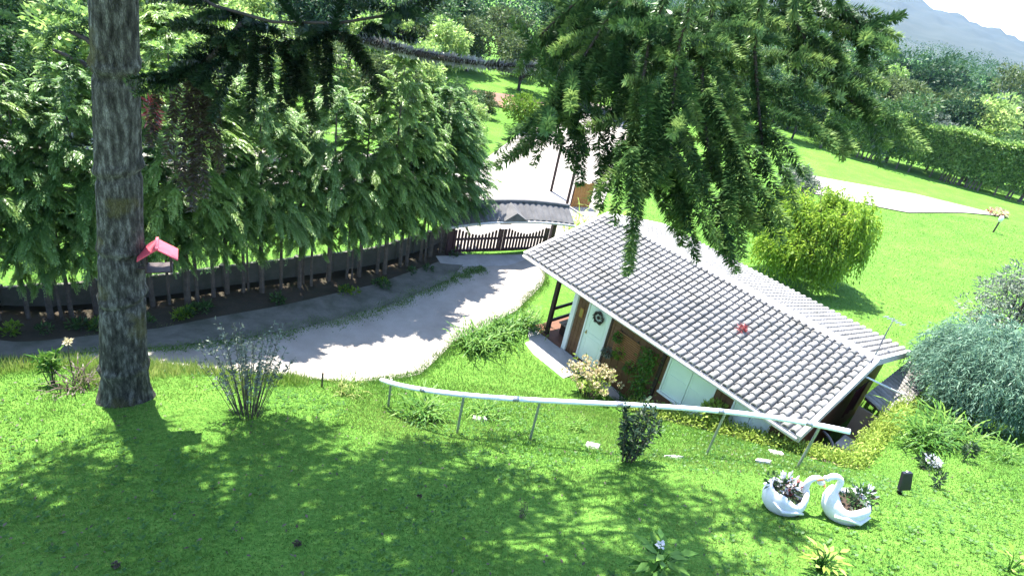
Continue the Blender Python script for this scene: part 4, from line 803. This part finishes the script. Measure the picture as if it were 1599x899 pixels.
while u < dd[-1]-.2:
    x = np.interp(u, dd, row[:, 0])+rn(-.12, .12); y = np.interp(u, dd, row[:, 1])+rn(-.18, .18)
    c_, t_, Ht = CYP[i % 5]; lb = ('tall pointed', 'short', 'mid-height', 'stunted')[i % 4]+(' twin-stemmed' if i % 3 == 1 else ' single-stemmed')+(' yellow-green' if (i % 5) % 2 else ' deep green')
    q = thing('cypress_tree', lb+' cypress in the row along the driveway wall', 'tree', (x, y, h(x, y)), rn(0, 6.28), lb+' cypresses in the driveway row')
    s = (1.2, .84, .98, .78)[i % 4]*rn(.94, 1.06)+.05*(u > 14); q.scale = (s*rn(.8, 1.02), s*rn(.8, 1.02), s)
    for o in (t_, c_): k = o.copy(); link(k, q)
    if i % 3 == 1:
        mm = MB().tube([(.25, .1, -.2), (.22, .08, 1.5), (.2, .05, 3)], [.05, .045, .02], 7).build('stem', MT['paleb'], q)
    u += rn(.45, .66); i += 1
# boundary wall behind the row
bwl = thing('boundary_wall', 'low dark mossy wall behind the cypress row', 'wall', (0, 0, 0))
off = row+np.array([-.45, .5]); k = 0
for a, b_ in zip(off[:-1], off[1:]):
    n = max(1, round(np.linalg.norm(b_-a)/1.1))
    for j in range(n):
        p = a+(b_-a)*j/n; q = a+(b_-a)*(j+1)/n; d = unit(q-p)
        zz = min(h(*p), h(*q)); MB().bar((p[0]+d[0]*.06, p[1]+d[1]*.06, zz+.28), (q[0]-d[0]*.06, q[1]-d[1]*.06, zz+.28), .10, .9).build('wall_panel', MT['wallconc'], bwl)
        MB().bar((p[0], p[1], zz-.2), (p[0], p[1], zz+.8), .16, .16).build('pillar', MT['wallconc'], bwl)
# low plants at the foot of the row
for i in range(26):
    u = rn(4, dd[-1]-1); x = np.interp(u, dd, row[:, 0])+.5+rn(-.2, .3); y = np.interp(u, dd, row[:, 1])-.45+rn(-.3, .2)
    q = thing('ground_plant', 'small leafy weed at the foot of the cypress row', 'plant', (x, y, h(x, y)), 0, 'weeds under the cypresses'); leafball(q, 'leaves', MT['broad' if i % 3 else 'lime'], 60, (0, 0, .12), .16, .14, .05, (0, 0, .5), (1, 1, .7))
# ------------------------------------------------------------------ gate with tiled porch roof
GA = np.array([-2.75, 21.95]); GB = np.array([1.15, 24.3]); gd = unit(GB-GA); gl = np.linalg.norm(GB-GA); gz = -.2
gate = thing('driveway_gate', 'dark double picket gate across the driveway', 'gate', (GA[0], GA[1], gz), math.atan2(gd[1], gd[0]))
for leaf, (a, b_) in enumerate(((.1, gl/2-.02), (gl/2+.02, gl-.12))):
    lf = MB().box(a, b_, -.03, .03, .12, .2).build('gate_leaf', MT['gatewood'], gate)
    MB().box(a, b_, -.03, .03, .62, .7).build('rail', MT['gatewood'], lf)
    for x in (a+.05, b_-.07): MB().box(x-.05, x+.07, -.032, .032, .08, 1.06).build('stile', MT['gatewood'], lf)
    n = 13
    for k in range(n):
        x = a+.2+(b_-a-.4)*k/(n-1); e = abs(k-(n-1)/2)/((n-1)/2); top = .98-.16*(1-e*e)+.1*e
        MB().add([(x-.05, -.052, .1), (x+.05, -.052, .1), (x+.05, -.052, top), (x, -.052, top+.05), (x-.05, -.052, top), (x-.05, -.032, .1), (x+.05, -.032, .1), (x+.05, -.032, top), (x, -.032, top+.05), (x-.05, -.032, top)],
                 [(0, 1, 2, 3, 4), (9, 8, 7, 6, 5), (0, 5, 6, 1), (1, 6, 7, 2), (2, 7, 8, 3), (3, 8, 9, 4), (4, 9, 5, 0)]).build('picket', MT['gatewood'], lf)
gp = thing('gate_porch', 'tiled porch roof on posts above the driveway gate', 'gate roof', (GA[0], GA[1], gz), math.atan2(gd[1], gd[0]))
for x in (-.05, gl+.06): MB().box(x-.09, x+.09, -.09, .09, -.2, 1.75).build('post', MT['gatewood'], gp)
MB().tube([(gl*q_, 0, 1.42+.3*math.sin(math.pi*q_)) for q_ in np.linspace(0, 1, 13)], .05, 8).build('arch', MT['white'], gp)
MB().box(-.5, gl+.5, -.08, .08, 1.752, 1.85).build('beam', MT['fascia'], gp)
for s in (-1, 1):
    V = []; n = 60
    for j, (y, z) in enumerate(((.75*s, 1.72), (.0, 2.2))):
        for k in range(n+1):
            x = -.5+(gl+1.05)*k/n; V.append((x, y, z+.045*abs(math.sin(k*math.pi/3))-.22*((2*k/n-1)**2)+.08))
    Vb = [(v[0], v[1], v[2]-.06) for v in V]; F = [(k, k+1, n+2+k, n+1+k) for k in range(n)]; F2 = [tuple(i_+2*(n+1) for i_ in reversed(f)) for f in F]
    F3 = [(k+1, k, k+2*(n+1), k+1+2*(n+1)) for k in range(n)]
    o = mesh_obj('roof_slope', V+Vb, F+F2+F3, MT['darktile'], gp); o['kind'] = 'stuff'
    MB().tube([(-.52+(gl+1.09)*q_, .76*s, 1.73-.22*(2*q_-1)**2) for q_ in np.linspace(0, 1, 13)], .055, 8).build('fascia', MT['fascia'], gp)
MB().tube([(-.5+(gl+1.05)*q_, 0, 2.30-.22*(2*q_-1)**2) for q_ in np.linspace(0, 1, 11)], .09, 8).build('ridge', MT['darktile'], gp)
mm = MB(); mm.add([(gl/2-.6, -.80, 1.73), (gl/2+.6, -.80, 1.73), (gl/2, -.80, 2.12), (gl/2-.6, -.05, 2.18), (gl/2+.6, -.05, 2.18), (gl/2, -.05, 2.3)], [(0, 1, 2), (0, 2, 5, 3), (1, 4, 5, 2)]); mm.build('gablet', MT['darktile'], gp)
MB().box(gl/2-.25, gl/2+.25, -.05, -.03, 1.3, 1.42).build('name_board', MT['dkwood'], gp)
tag(MB().bar((GA[0]-.2, GA[1]-.95, -.16), (GB[0]+.3, GB[1]-.95, -.16), .9, .1).build('gate_ramp', MT['conc']), 'grey concrete ramp at the foot of the gate', 'ramp')
# posts and orange boards beyond the gate
for (x, y, ht, lb) in ((1.0, 32.6, 3.1, 'tall thin dark pole beside the road beyond the gate'), (1.9, 30.6, 2.9, 'dark timber pole in front of the orange boards beyond the gate')):
    q = thing('timber_pole', lb, 'pole', (x, y, h(x, y))); MB().box(-.07, .07, -.07, .07, -.2, ht).build('shaft', MT['dkwood'], q); MB().box(-.09, .09, -.09, .09, ht+.002, ht+.05).build('cap', MT['dkwood'], q)
q = thing('board_fence', 'orange timber boards beyond the gate', 'fence', (2.15, 30.6, h(2.15, 30.6)), .5)
for k in range(7): MB().box(k*.16, k*.16+.145, 0, .03, .05, 1.35+.03*(k % 2)).build('board', MT['orange'], q)
for z in (.35, 1.1): MB().box(0, 1.12, .032, .08, z-.04, z+.04).build('rail', MT['dkwood'], q)
for x in (0.05, 1.05): MB().box(x-.05, x+.05, .083, .18, -.2, 1.4).build('post', MT['dkwood'], q)
strap_clump('palm_shrub', 'yellow spiky shrub between gate and house', (2.4, 26.5, h(2.4, 26.5)), 90, 1.5, .07, MT['yel'], 1, cat='shrub', jitter=.25)
strap_clump('palm_shrub', 'yellow fan-leaf shrub behind the roof corner of the house', (4.2, 28.5, h(4.2, 28.5)), 90, 1.6, .07, MT['yel'], 1, cat='shrub', jitter=.3)

# ------------------------------------------------------------------ bushes and trees
def weeping(label, loc, Ht, R_, mat, ns, name='weeping_tree', cat='tree', ll=.2, lw=.05, trunk=True, bush=False, group=None):
    q = thing(name, label, cat, loc, 0, group); lv = Leaves(); mm = MB()
    if trunk:
        mm.tube([(0, 0, -.2), (.06, .03, Ht*.2), (.25, .1, Ht*.42)], [.20, .16, .12], 10, wob=.04); mm.tube([(.04, .02, Ht*.16), (-.25, -.1, Ht*.42)], [.12, .08], 8)
        for k in range(9):
            a = k*.7; mm.tube(bez((.1, 0, Ht*.38), (.4*math.cos(a), .4*math.sin(a), Ht*.7), (R_*.6*math.cos(a), R_*.6*math.sin(a), Ht*.8), 6), np.linspace(.06, .015, 6), 5)
        mm.build('trunk', MT['bark2'], q)
    else:
        for k in range(10): a = k*.63; mm.tube([(0, 0, -.1), (R_*.3*math.cos(a), R_*.3*math.sin(a), Ht*.6)], [.04, .015], 5)
        mm.build('stems', MT['twig'], q)
    K = 12
    NLp = 75 if bush else 30; lumps = unit(rng.normal(size=(NLp, 3))*np.array([1, 1, .6])+np.array([0, 0, .3])); lsc = rn(.78, 1.1, NLp) if bush else rn(.6, 1.15, NLp)
    for i in range(ns):
        d = unit(lumps[i % NLp]+rng.normal(0, .24 if bush else .16, 3)); d[2] = abs(d[2]); rr = rn(.6, 1.02)*lsc[i % NLp]; fr = rn(0, .4)
        p0 = np.array([d[0]*R_*rr, d[1]*R_*rr, Ht*(.36+.60*d[2]*rr)]) if not bush else np.array([d[0]*R_*rr*.75, d[1]*R_*rr*.75, Ht*(.25+.65*d[2]*rr)])
        ln = (rn(.5, 1.5) if not bush else rn(.4, .9)); oh = unit(np.array([d[0], d[1], 0])+1e-3)
        t = np.linspace(0, 1, K)[:, None]; out = (.30 if not bush else .55)
        P = p0+oh*out*ln*t*(1.2-.5*t)+np.array([0, 0, 1])*ln*((.25 if not bush else .5)*t-(1.15 if not bush else .95)*t*t)+rng.normal(0, .015, (K, 3))
        P[:, 2] = np.maximum(P[:, 2], .05 if bush else .45+.1*math.sin(i))
        D = np.gradient(P, axis=0); s = np.where(np.arange(K) % 2, 1, -1)[:, None]*unit(np.cross(D, np.array([.2, .1, 1])))
        lv.add(P, unit(D)*.9+s*.55+rng.normal(0, .15, (K, 3)), ll*rn(.7, 1.2, K), lw*rn(.8, 1.2, K), np.clip(fr+rn(0, .6, K), 0, 1))
    lv.build('crown', mat, q); return q
weeping('bright green weeping round tree on the lawn behind the house', (12.65, 26.6, h(12.65, 26.6)), 4.8, 2.5, MT['weep'], 5600, ll=.2, lw=.06)
weeping('big feathery blue-green bush beside the gable end of the house', (13.25, 14.95, h(13.25, 14.95)-.05), 3.2, 2.25, MT['blue'], 4200, 'feathery_bush', 'bush', .16, .026, False, True)
def broad(name, label, loc, Ht, R_, mat, nc, nl, ll, lw, trunkr=.15, lo=.25, cat='tree', sq=.8, group=None, bark='bark2', crown='crown'):
    q = thing(name, label, cat, loc, 0, group); lv = Leaves(); mm = MB()
    cs = unit(rng.normal(size=(nc, 3)))*rn(.25, .85, nc)[:, None]**.7*np.array([R_, R_, Ht*(1-lo)/2]); cs[:, 2] += Ht*(lo+(1-lo)/2)
    mm.tube([(0, 0, -.2), (.04, 0, Ht*lo), (0, .05, Ht*.6)], [trunkr, trunkr*.8, trunkr*.4], 8, wob=.05)
    for c in cs[:7]: mm.tube(bez((0, 0, Ht*lo*.8), (c[0]*.4, c[1]*.4, c[2]*.8), c, 5), np.linspace(trunkr*.45, trunkr*.1, 5), 5)
    mm.build('trunk', MT[bark], q)
    for c in cs:
        r = R_*rn(.25, .45); d = unit(rng.normal(size=(nl, 3))); fr = rn(0, .4)
        lv.add(c+d*np.array([1, 1, sq])*r*rn(.35, 1, nl)[:, None]**.5, d+rng.normal(0, .5, (nl, 3))+np.array([0, 0, -.1]), rn(.7, 1.25, nl)*ll, rn(.7, 1.25, nl)*lw, np.clip(fr+rn(0, .6, nl), 0, 1))
    lv.build(crown, mat, q); return q
broad('olive_bush', 'grey-green round bush behind the feathery blue-green bush', (17.6, 20.3, h(17.6, 20.3)), 3.6, 1.75, MT['greyl'], 40, 170, .16, .05, .09, .08, 'bush')
broad('yellow_shrub', 'yellow-green shrub at the lawn edge near the garden lamp', (29.5, 35.5, h(29.5, 35.5)), 4.6, 1.6, MT['yel'], 26, 90, .25, .1, .09, .1, 'shrub')
# garden lamp on the far lawn and kerb flowers
q = thing('garden_lamp', 'short garden lamp post at the corner of the far lawn', 'lamp', (30.4, 40.6, h(30.4, 40.6)))
MB().tube([(0, 0, -.1), (0, 0, .75)], .05, 8).build('post', MT['dkwood'], q); MB().lathe([(.09, .76), (.13, .95), (.12, 1.1), (.03, 1.18)], 10).build('globe', MT['white'], q, True)
q = thing('flower_bed', 'small orange flower patch at the end of the pale side road', 'flowers', (34.2, 46.3, h(34.2, 46.3))); leafball(q, 'petals', MT['petal'], 160, (0, 0, .25), .55, .25, .16, (0, 0, .4), (1.2, .8, .4)); leafball(q, 'leaves', MT['beak'] if False else MT['red_leaf'], 60, (0, 0, .2), .6, .2, .12, (0, 0, .4), (1.2, .8, .4))
# far clipped hedge with bare stems
H1 = np.array([26.5, 62.8]); H2 = np.array([50., 49.3]); hd = unit(H2-H1); hn = np.array([-hd[1], hd[0]])*-1; HLn = np.linalg.norm(H2-H1)
hgz = h(*((H1+H2)/2)); fh = thing('clipped_hedge', 'tall clipped hedge on pale bare stems across the far lawn', 'hedge', (H1[0], H1[1], h(*H1)), math.atan2(hd[1], hd[0]))
n = 42000; x = rn(0, HLn, n); top = rn(0, 1, n) < .35; y = np.where(top, rn(-1, 1, n), np.where(rn(0, 1, n) < .75, -1., 1.)*rn(.75, 1.1, n)); z = np.where(top, 4.15+rng.normal(0, .13, n)+.15*np.sin(x*1.3), 4.2-3.3*rn(0, 1, n)**1.2)
zg = H0(H1[0]+hd[0]*x, H1[1]+hd[1]*x)-fh.location.z
d = np.stack([rng.normal(0, .6, n), np.sign(y)*.5+rng.normal(0, .4, n), np.where(top, .6, -.25)+rng.normal(0, .4, n)], -1)
Leaves().add(np.stack([x, y+.12*np.sin(x*2.1), z+zg], -1), d, rn(.2, .42, n), rn(.1, .2, n)).build('foliage', MT['cypress2'], fh)
for i in range(46):
    x_ = rn(.3, HLn-.3); zz = float(H0(*(H1+hd*x_))-fh.location.z); le = rn(-.25, .35); MB().tube([(x_, -.55+rn(-.3, .3), zz-.1), (x_+le, -.6, zz+2.4)], [.08, .05], 6).build('stem', MT['paleb'], fh)
# background trees: a few kinds, each copied
BT = [('broad', 6.5, 2.6, 'dark leafy tree in the wood beyond the road', 'broad', 34, 130), ('broad2', 5.6, 2.4, 'olive-green bushy tree beyond the road', 'broad2', 30, 130), ('broad3', 7.5, 2.5, 'tall dark evergreen tree beyond the road', 'broad3', 36, 130), ('cyp', 6., 2.2, 'light green feathery tree beyond the road', 'cypress2', 32, 130)]
SRC = []
for kind, Ht, R_, lb, mt, nc, nl in BT:
    q = broad('background_tree', lb, (0, 0, 0), Ht, R_, MT[mt], nc, nl, .34, .15, .16, .2); SRC.append(q)
used = [False]*4
def bgtree(x, y, kind, s, label, group):
    q = SRC[kind] if not used[kind] else copy_tree(SRC[kind]); used[kind] = True
    q.location = (x, y, h(x, y)-.1); q.rotation_euler = (0, 0, rn(0, 6.28)); q.scale = (s*rn(.9, 1.15), s*rn(.9, 1.15), s); tag(q, label, 'tree', group)
def area(n, x0, x1, y0, y1, kinds, s0, s1, where, ok=None, sep=2.2):
    pts = []; k = 0
    while len(pts) < n and k < 4000:
        k += 1; p = (rn(x0, x1), rn(y0, y1))
        if all(math.hypot(p[0]-a[0], p[1]-a[1]) > sep for a in pts) and (ok is None or ok(*p)): pts.append(p)
    for p in pts:
        kd = kinds[int(rn(0, len(kinds)))]; ad = ('dark leafy', 'olive-green bushy', 'tall dark evergreen', 'light green feathery')[kd]
        bgtree(p[0], p[1], kd, rn(s0, s1), f'{ad} tree {where}', f'{ad} trees {where}')
area(58, -50, -9, 33, 66, (0, 1, 3, 2), .75, 1.1, 'in the wood beyond the cypress row', lambda x, y: y > 38-.12*(x+14))
area(34, -26, 7, 57, 82, (0, 2, 2, 1), .8, 1.15, 'in the wood behind the red soil bed', sep=3)
area(34, 7, 34, 54, 85, (0, 2, 1, 3), .75, 1.1, 'in the wood behind the side road', lambda x, y: y > 64-.15*x, sep=2.4)
area(60, 30, 80, 66, 108, (0, 1, 1, 2, 3), .95, 1.55, 'on the slope behind the clipped hedge', lambda x, y: y > 72-.25*(x-30), sep=3.2)
area(20, 32, 66, 54, 74, (1, 3, 0), .55, .85, 'just behind the clipped hedge', lambda x, y: y > 62.8-.575*(x-26.5)+4, sep=2.5)
area(22, -40, -17, 27, 37, (3, 1, 0), .7, 1.0, 'beside the street beyond the cypress row', lambda x, y: y > 26.5-.1*(x+20), sep=2.4)
area(7, -26, -12, 24, 34, (3, 1), .35, .5, 'low beside the street beyond the cypresses', lambda x, y: y > 29-.3*(x+12), sep=2.5)
broad('round_shrub', 'pale grassy mound shrub behind the clipped hedge', (36.3, 60.6, h(36.3, 60.6)), 5.0, 1.9, MT['greyl'], 30, 120, .35, .08, .1, .1, 'shrub')
broad('lime_shrub', 'lime-green clipped shrub on top of the clipped hedge line', (39.2, 59.0, h(39.2, 59.)), 4.7, 1.9, MT['lime'], 30, 130, .25, .1, .1, .15, 'shrub')
broad('gate_shrub', 'bright green round shrub by the road beyond the gate', (-1.9, 45.5, h(-1.9, 45.5)), 2.3, 1.7, MT['lime'], 26, 110, .25, .1, .08, .1, 'shrub')
area(14, -10, -4, 38, 49, (1, 3, 0), .28, .45, 'low between the soil bed and the gate', lambda x, y: x < -4.2-(y-38)*.02, sep=1.5)
broad('garden_shrub', 'pale green shrub behind the weeping tree', (17.5, 42., h(17.5, 42.)), 2.4, 1.5, MT['greyl'], 22, 110, .25, .08, .08, .1, 'shrub')
broad('yellow_bush', 'yellow-green bush in sun beyond the cypress tops', (-21.5, 36, h(-21.5, 36)), 4.2, 3.4, MT['lime'], 40, 150, .3, .11, .12, .1, 'bush')
# silver trunk tree and power line
q = broad('silver_tree', 'tree with pale silver trunk standing against the mountain', (60, 92, h(60, 92)), 11.5, 2.6, MT['broad2'], 22, 60, .4, .16, .3, .62, 'tree', bark='silver')
tag(MB().tube([(44, 62, 4.6), (58, 74, 6.2), (78, 92, 10.2), (110, 120, 16)], .035, 5).build('power_line', MT['black']), 'thin dark power line crossing before the mountain', 'cable')
# ------------------------------------------------------------------ mountain
az = np.radians(np.linspace(-75, 80, 320)); rr_ = np.linspace(500, 2600, 60); A_, R2 = np.meshgrid(az, rr_)
deg = np.degrees(A_); ridge = np.interp(deg, [-75, -40, -10, 8, 18, 25.5, 29, 32.5, 36, 45, 60, 80], [30, 40, 80, 120, 110, 68, 54, 40, 26, 16, 50, 30])
prof = np.interp(R2, [500, 800, 1300, 1900, 2600], [0, .12, .5, 1, .7])
nz = np.sin(deg*2.3)*np.sin(R2/130)*4+np.sin(deg*5.1+R2/90)*3+np.sin(deg*11+R2/47)*1.6
Zm = -2+(ridge+4)*1.28*prof+nz*prof
Vm = np.stack([R2*np.sin(A_), R2*np.cos(A_), Zm], -1).reshape(-1, 3); I = np.arange(60*320).reshape(60, 320)
F = np.stack([I[:-1, :-1], I[:-1, 1:], I[1:, 1:], I[1:, :-1]], -1).reshape(-1, 4)
MT['mount'] = solid('mountain_forest', (.018, .03, .024), (.04, .05, .042), .012, .95, coords='World', detail=10)
tag(mesh_obj('mountain', Vm, F, MT['mount'], smooth=True), kind='structure')
# distant wood between the garden and the mountain: one mass
n = 1400; a = np.radians(rn(-50, 58, n)); d_ = 112+rn(0, 1, n)**1.6*420; lv = Leaves()
for i in range(n):
    x, y = d_[i]*math.sin(a[i]), d_[i]*math.cos(a[i]); ht = rn(5, 10)+d_[i]*.008; r_ = ht*rn(.3, .5); m_ = 130; dd_ = unit(rng.normal(size=(m_, 3)))
    lv.add(np.array([x, y, ht*.55-1.5])+dd_*np.array([r_, r_, ht*.5])*rn(.6, 1, m_)[:, None], dd_+rng.normal(0, .5, (m_, 3)), rn(.4, .95, m_), rn(.25, .6, m_), np.clip(rn(0, .5)+rn(0, .5, m_), 0, 1))
tag(lv.build('distant_wood', MT['broad3']), 'distant wood below the mountain', 'wood', kind='stuff')
# ------------------------------------------------------------------ haze
hz = MB().box(-3000, 3000, -80, 2900, -6, 260).build('haze', MT['white']); hz.data.materials.clear()
hm = bpy.data.materials.new('haze_air'); hm.use_nodes = True; hn_ = hm.node_tree; hn_.nodes.clear()
ho = hn_.nodes.new('ShaderNodeOutputMaterial'); pv = hn_.nodes.new('ShaderNodeVolumePrincipled'); pv.inputs['Color'].default_value = (.38, .6, 1, 1); pv.inputs['Density'].default_value = .00008; pv.inputs['Anisotropy'].default_value = .2
hn_.links.new(pv.outputs[0], ho.inputs['Volume']); hz.data.materials.append(hm); tag(hz, 'pale bluish air in front of the mountain', 'haze', kind='stuff')
# ------------------------------------------------------------------ grass
from bisect import bisect
poly = np.array(DRL+DRR[::-1])
def inside(px, py, P):
    c = np.zeros(len(px), bool); j = len(P)-1
    for i in range(len(P)):
        xi, yi = P[i]; xj, yj = P[j]
        c ^= ((yi > py) != (yj > py)) & (px < (xj-xi)*(py-yi)/(yj-yi+1e-12)+xi); j = i
    return c
_vg = rng.uniform(0, 1, (256, 256))
def vnoise(x, y, s):
    x = np.asarray(x)/s; y = np.asarray(y)/s; i = np.floor(x).astype(int); j = np.floor(y).astype(int); u = x-i; v = y-j; u = u*u*(3-2*u); v = v*v*(3-2*v)
    g = lambda a, b: _vg[a % 256, b % 256]
    return (g(i, j)*(1-u)+g(i+1, j)*u)*(1-v)+(g(i, j+1)*(1-u)+g(i+1, j+1)*u)*v
def lawn(n, x0, x1, y0, y1):
    x = rn(x0, x1, n); y = rn(y0, y1, n); s, t = W2S(x, y)
    k = ~inside(x, y, poly) & ~inpad(s, t) & ~((s > .6) & (s < 9.3) & (t > -.9) & (t < 7) & ~((s > 3.4) & (t < .0))) 
    k &= (np.hypot(x-TX, y-TY) > .45)
    return x[k], y[k]
def blades(name, x, y, ln, wd, mat, lean, label, rmin=0.):
    n = len(x); z = H0(x, y)-.01; d = np.stack([rng.normal(0, lean, n), rng.normal(0, lean, n), np.ones(n)], -1)
    r = np.clip(rn(0, .55, n)+.8*(vnoise(x, y, .9)*.4+vnoise(x, y, .28)*.25+vnoise(x+50, y+20, 2.7)*.5)-.2, rmin, 1)
    o = Leaves().add(np.stack([x, y, z], -1), d, ln, wd, r).build(name, mat, None, fold=.1); tag(o, label, 'grass', kind='stuff'); return o
x, y = lawn(330000, -10.5, 13.5, 3, 13.5)
tuft = vnoise(x, y, .35)*.6+vnoise(x+9, y, 1.3)*.6; L_ = .03+.085*rn(0, 1, len(x))*np.clip(tuft-.1, .15, 1.2)**1.6
blades('lawn_grass', x, y, L_, rn(.008, .015, len(x)), MT['grass'], .55, 'short green grass covering the near lawn')
x, y = lawn(90000, 5, 34, 12, 44); k = (x > 10) | (y > 20); k &= H0(x, y) > -.5
blades('far_lawn_grass', x[k], y[k], rn(.05, .11, k.sum()), rn(.012, .03, k.sum()), MT['grass'], .6, 'short sunlit grass on the lawn behind the house', .55)
x, y = lawn(60000, -3, 7, 9, 17.5); blades('bank_grass', x, y, rn(.05, .12, len(x)), rn(.008, .018, len(x)), MT['grass'], .5, 'sunlit grass on the bank below the handrail')
x, y = lawn(120000, -13, -1.2, 7.5, 12.8); zz = H0(x, y); k = (zz > .5) & (zz < 1.6+.3*np.sin(x*2.3)) & (rn(0, 1, len(x)) < .4) & (x < -4.6+.5*np.sin(y*3))
blades('tall_grass', x[k], y[k], rn(.1, .42, k.sum()), rn(.010, .018, k.sum()), MT['drygrass'], .28, 'tall seeding grass along the driveway bank')
# grass strip in the middle of the driveway edge under the trees
n = 22000; u = rn(0, 1, n); k_ = rn(0, 1, n); Lp = np.array(DRL); ii = np.minimum((u*6).astype(int), 5); fr_ = u*6-ii; p = Lp[ii]*(1-fr_)[:, None]+Lp[ii+1]*fr_[:, None]; p = p+np.array([.72, -.69])*(1.3+rng.normal(0, .18, n)+.3*(vnoise(u*50, u*0, 1.)-.5))[:, None]
blades('driveway_grass', p[:, 0], p[:, 1], rn(.05, .10, n), rn(.012, .025, n), MT['grass'], .7, 'strip of grass growing along the shaded driveway')
# ragged grass creeping over the sunny driveway edge
n = 16000; u = rn(0, 1, n); Rp = np.array(DRR); ii = np.minimum((u*8).astype(int), 7); fr_ = u*8-ii; p = Rp[ii]*(1-fr_)[:, None]+Rp[ii+1]*fr_[:, None]; p = p-np.array([.6, -.6])*(rng.normal(-.02, .16, n)+.25*(vnoise(u*60, u*0, 1.)-.5))[:, None]
blades('edge_grass', p[:, 0], p[:, 1], rn(.05, .13, n), rn(.010, .02, n), MT['grass'], .6, 'ragged grass creeping over the sunny driveway edge')
# fallen leaves and bits on the lawn
x, y = lawn(900, -9, 12, 3.5, 12.5); n = len(x); lv = Leaves(); lv.add(np.stack([x, y, H0(x, y)+.035], -1), np.stack([rng.normal(0, 1, n), rng.normal(0, 1, n), rng.normal(0, .2, n)], -1), rn(.03, .09, n), rn(.015, .04, n), None, np.array([0, 0, 1.]))
tag(lv.build('fallen_leaves', MT['arau_dead']), 'brown fallen leaves and twigs scattered in the lawn', 'leaves', kind='stuff')
# white-headed clover and weeds
x, y = lawn(5200, -9, 13, 3.5, 12.5); k = vnoise(x+31, y, 1.6) > .55; x, y = x[k], y[k]; n = len(x); lv = Leaves(); a = rn(0, 6.283, n)
for j in range(3): lv.add(np.stack([x, y, H0(x, y)+.03], -1), np.stack([np.cos(a+j*2.1), np.sin(a+j*2.1), np.full(n, .5)], -1), rn(.04, .08, n), rn(.03, .05, n), rn(0, .5, n), np.array([0, 0, 1.]))
tag(lv.build('lawn_weeds', MT['strap']), 'low broad-leaved weeds growing in the lawn', 'weeds', kind='stuff')
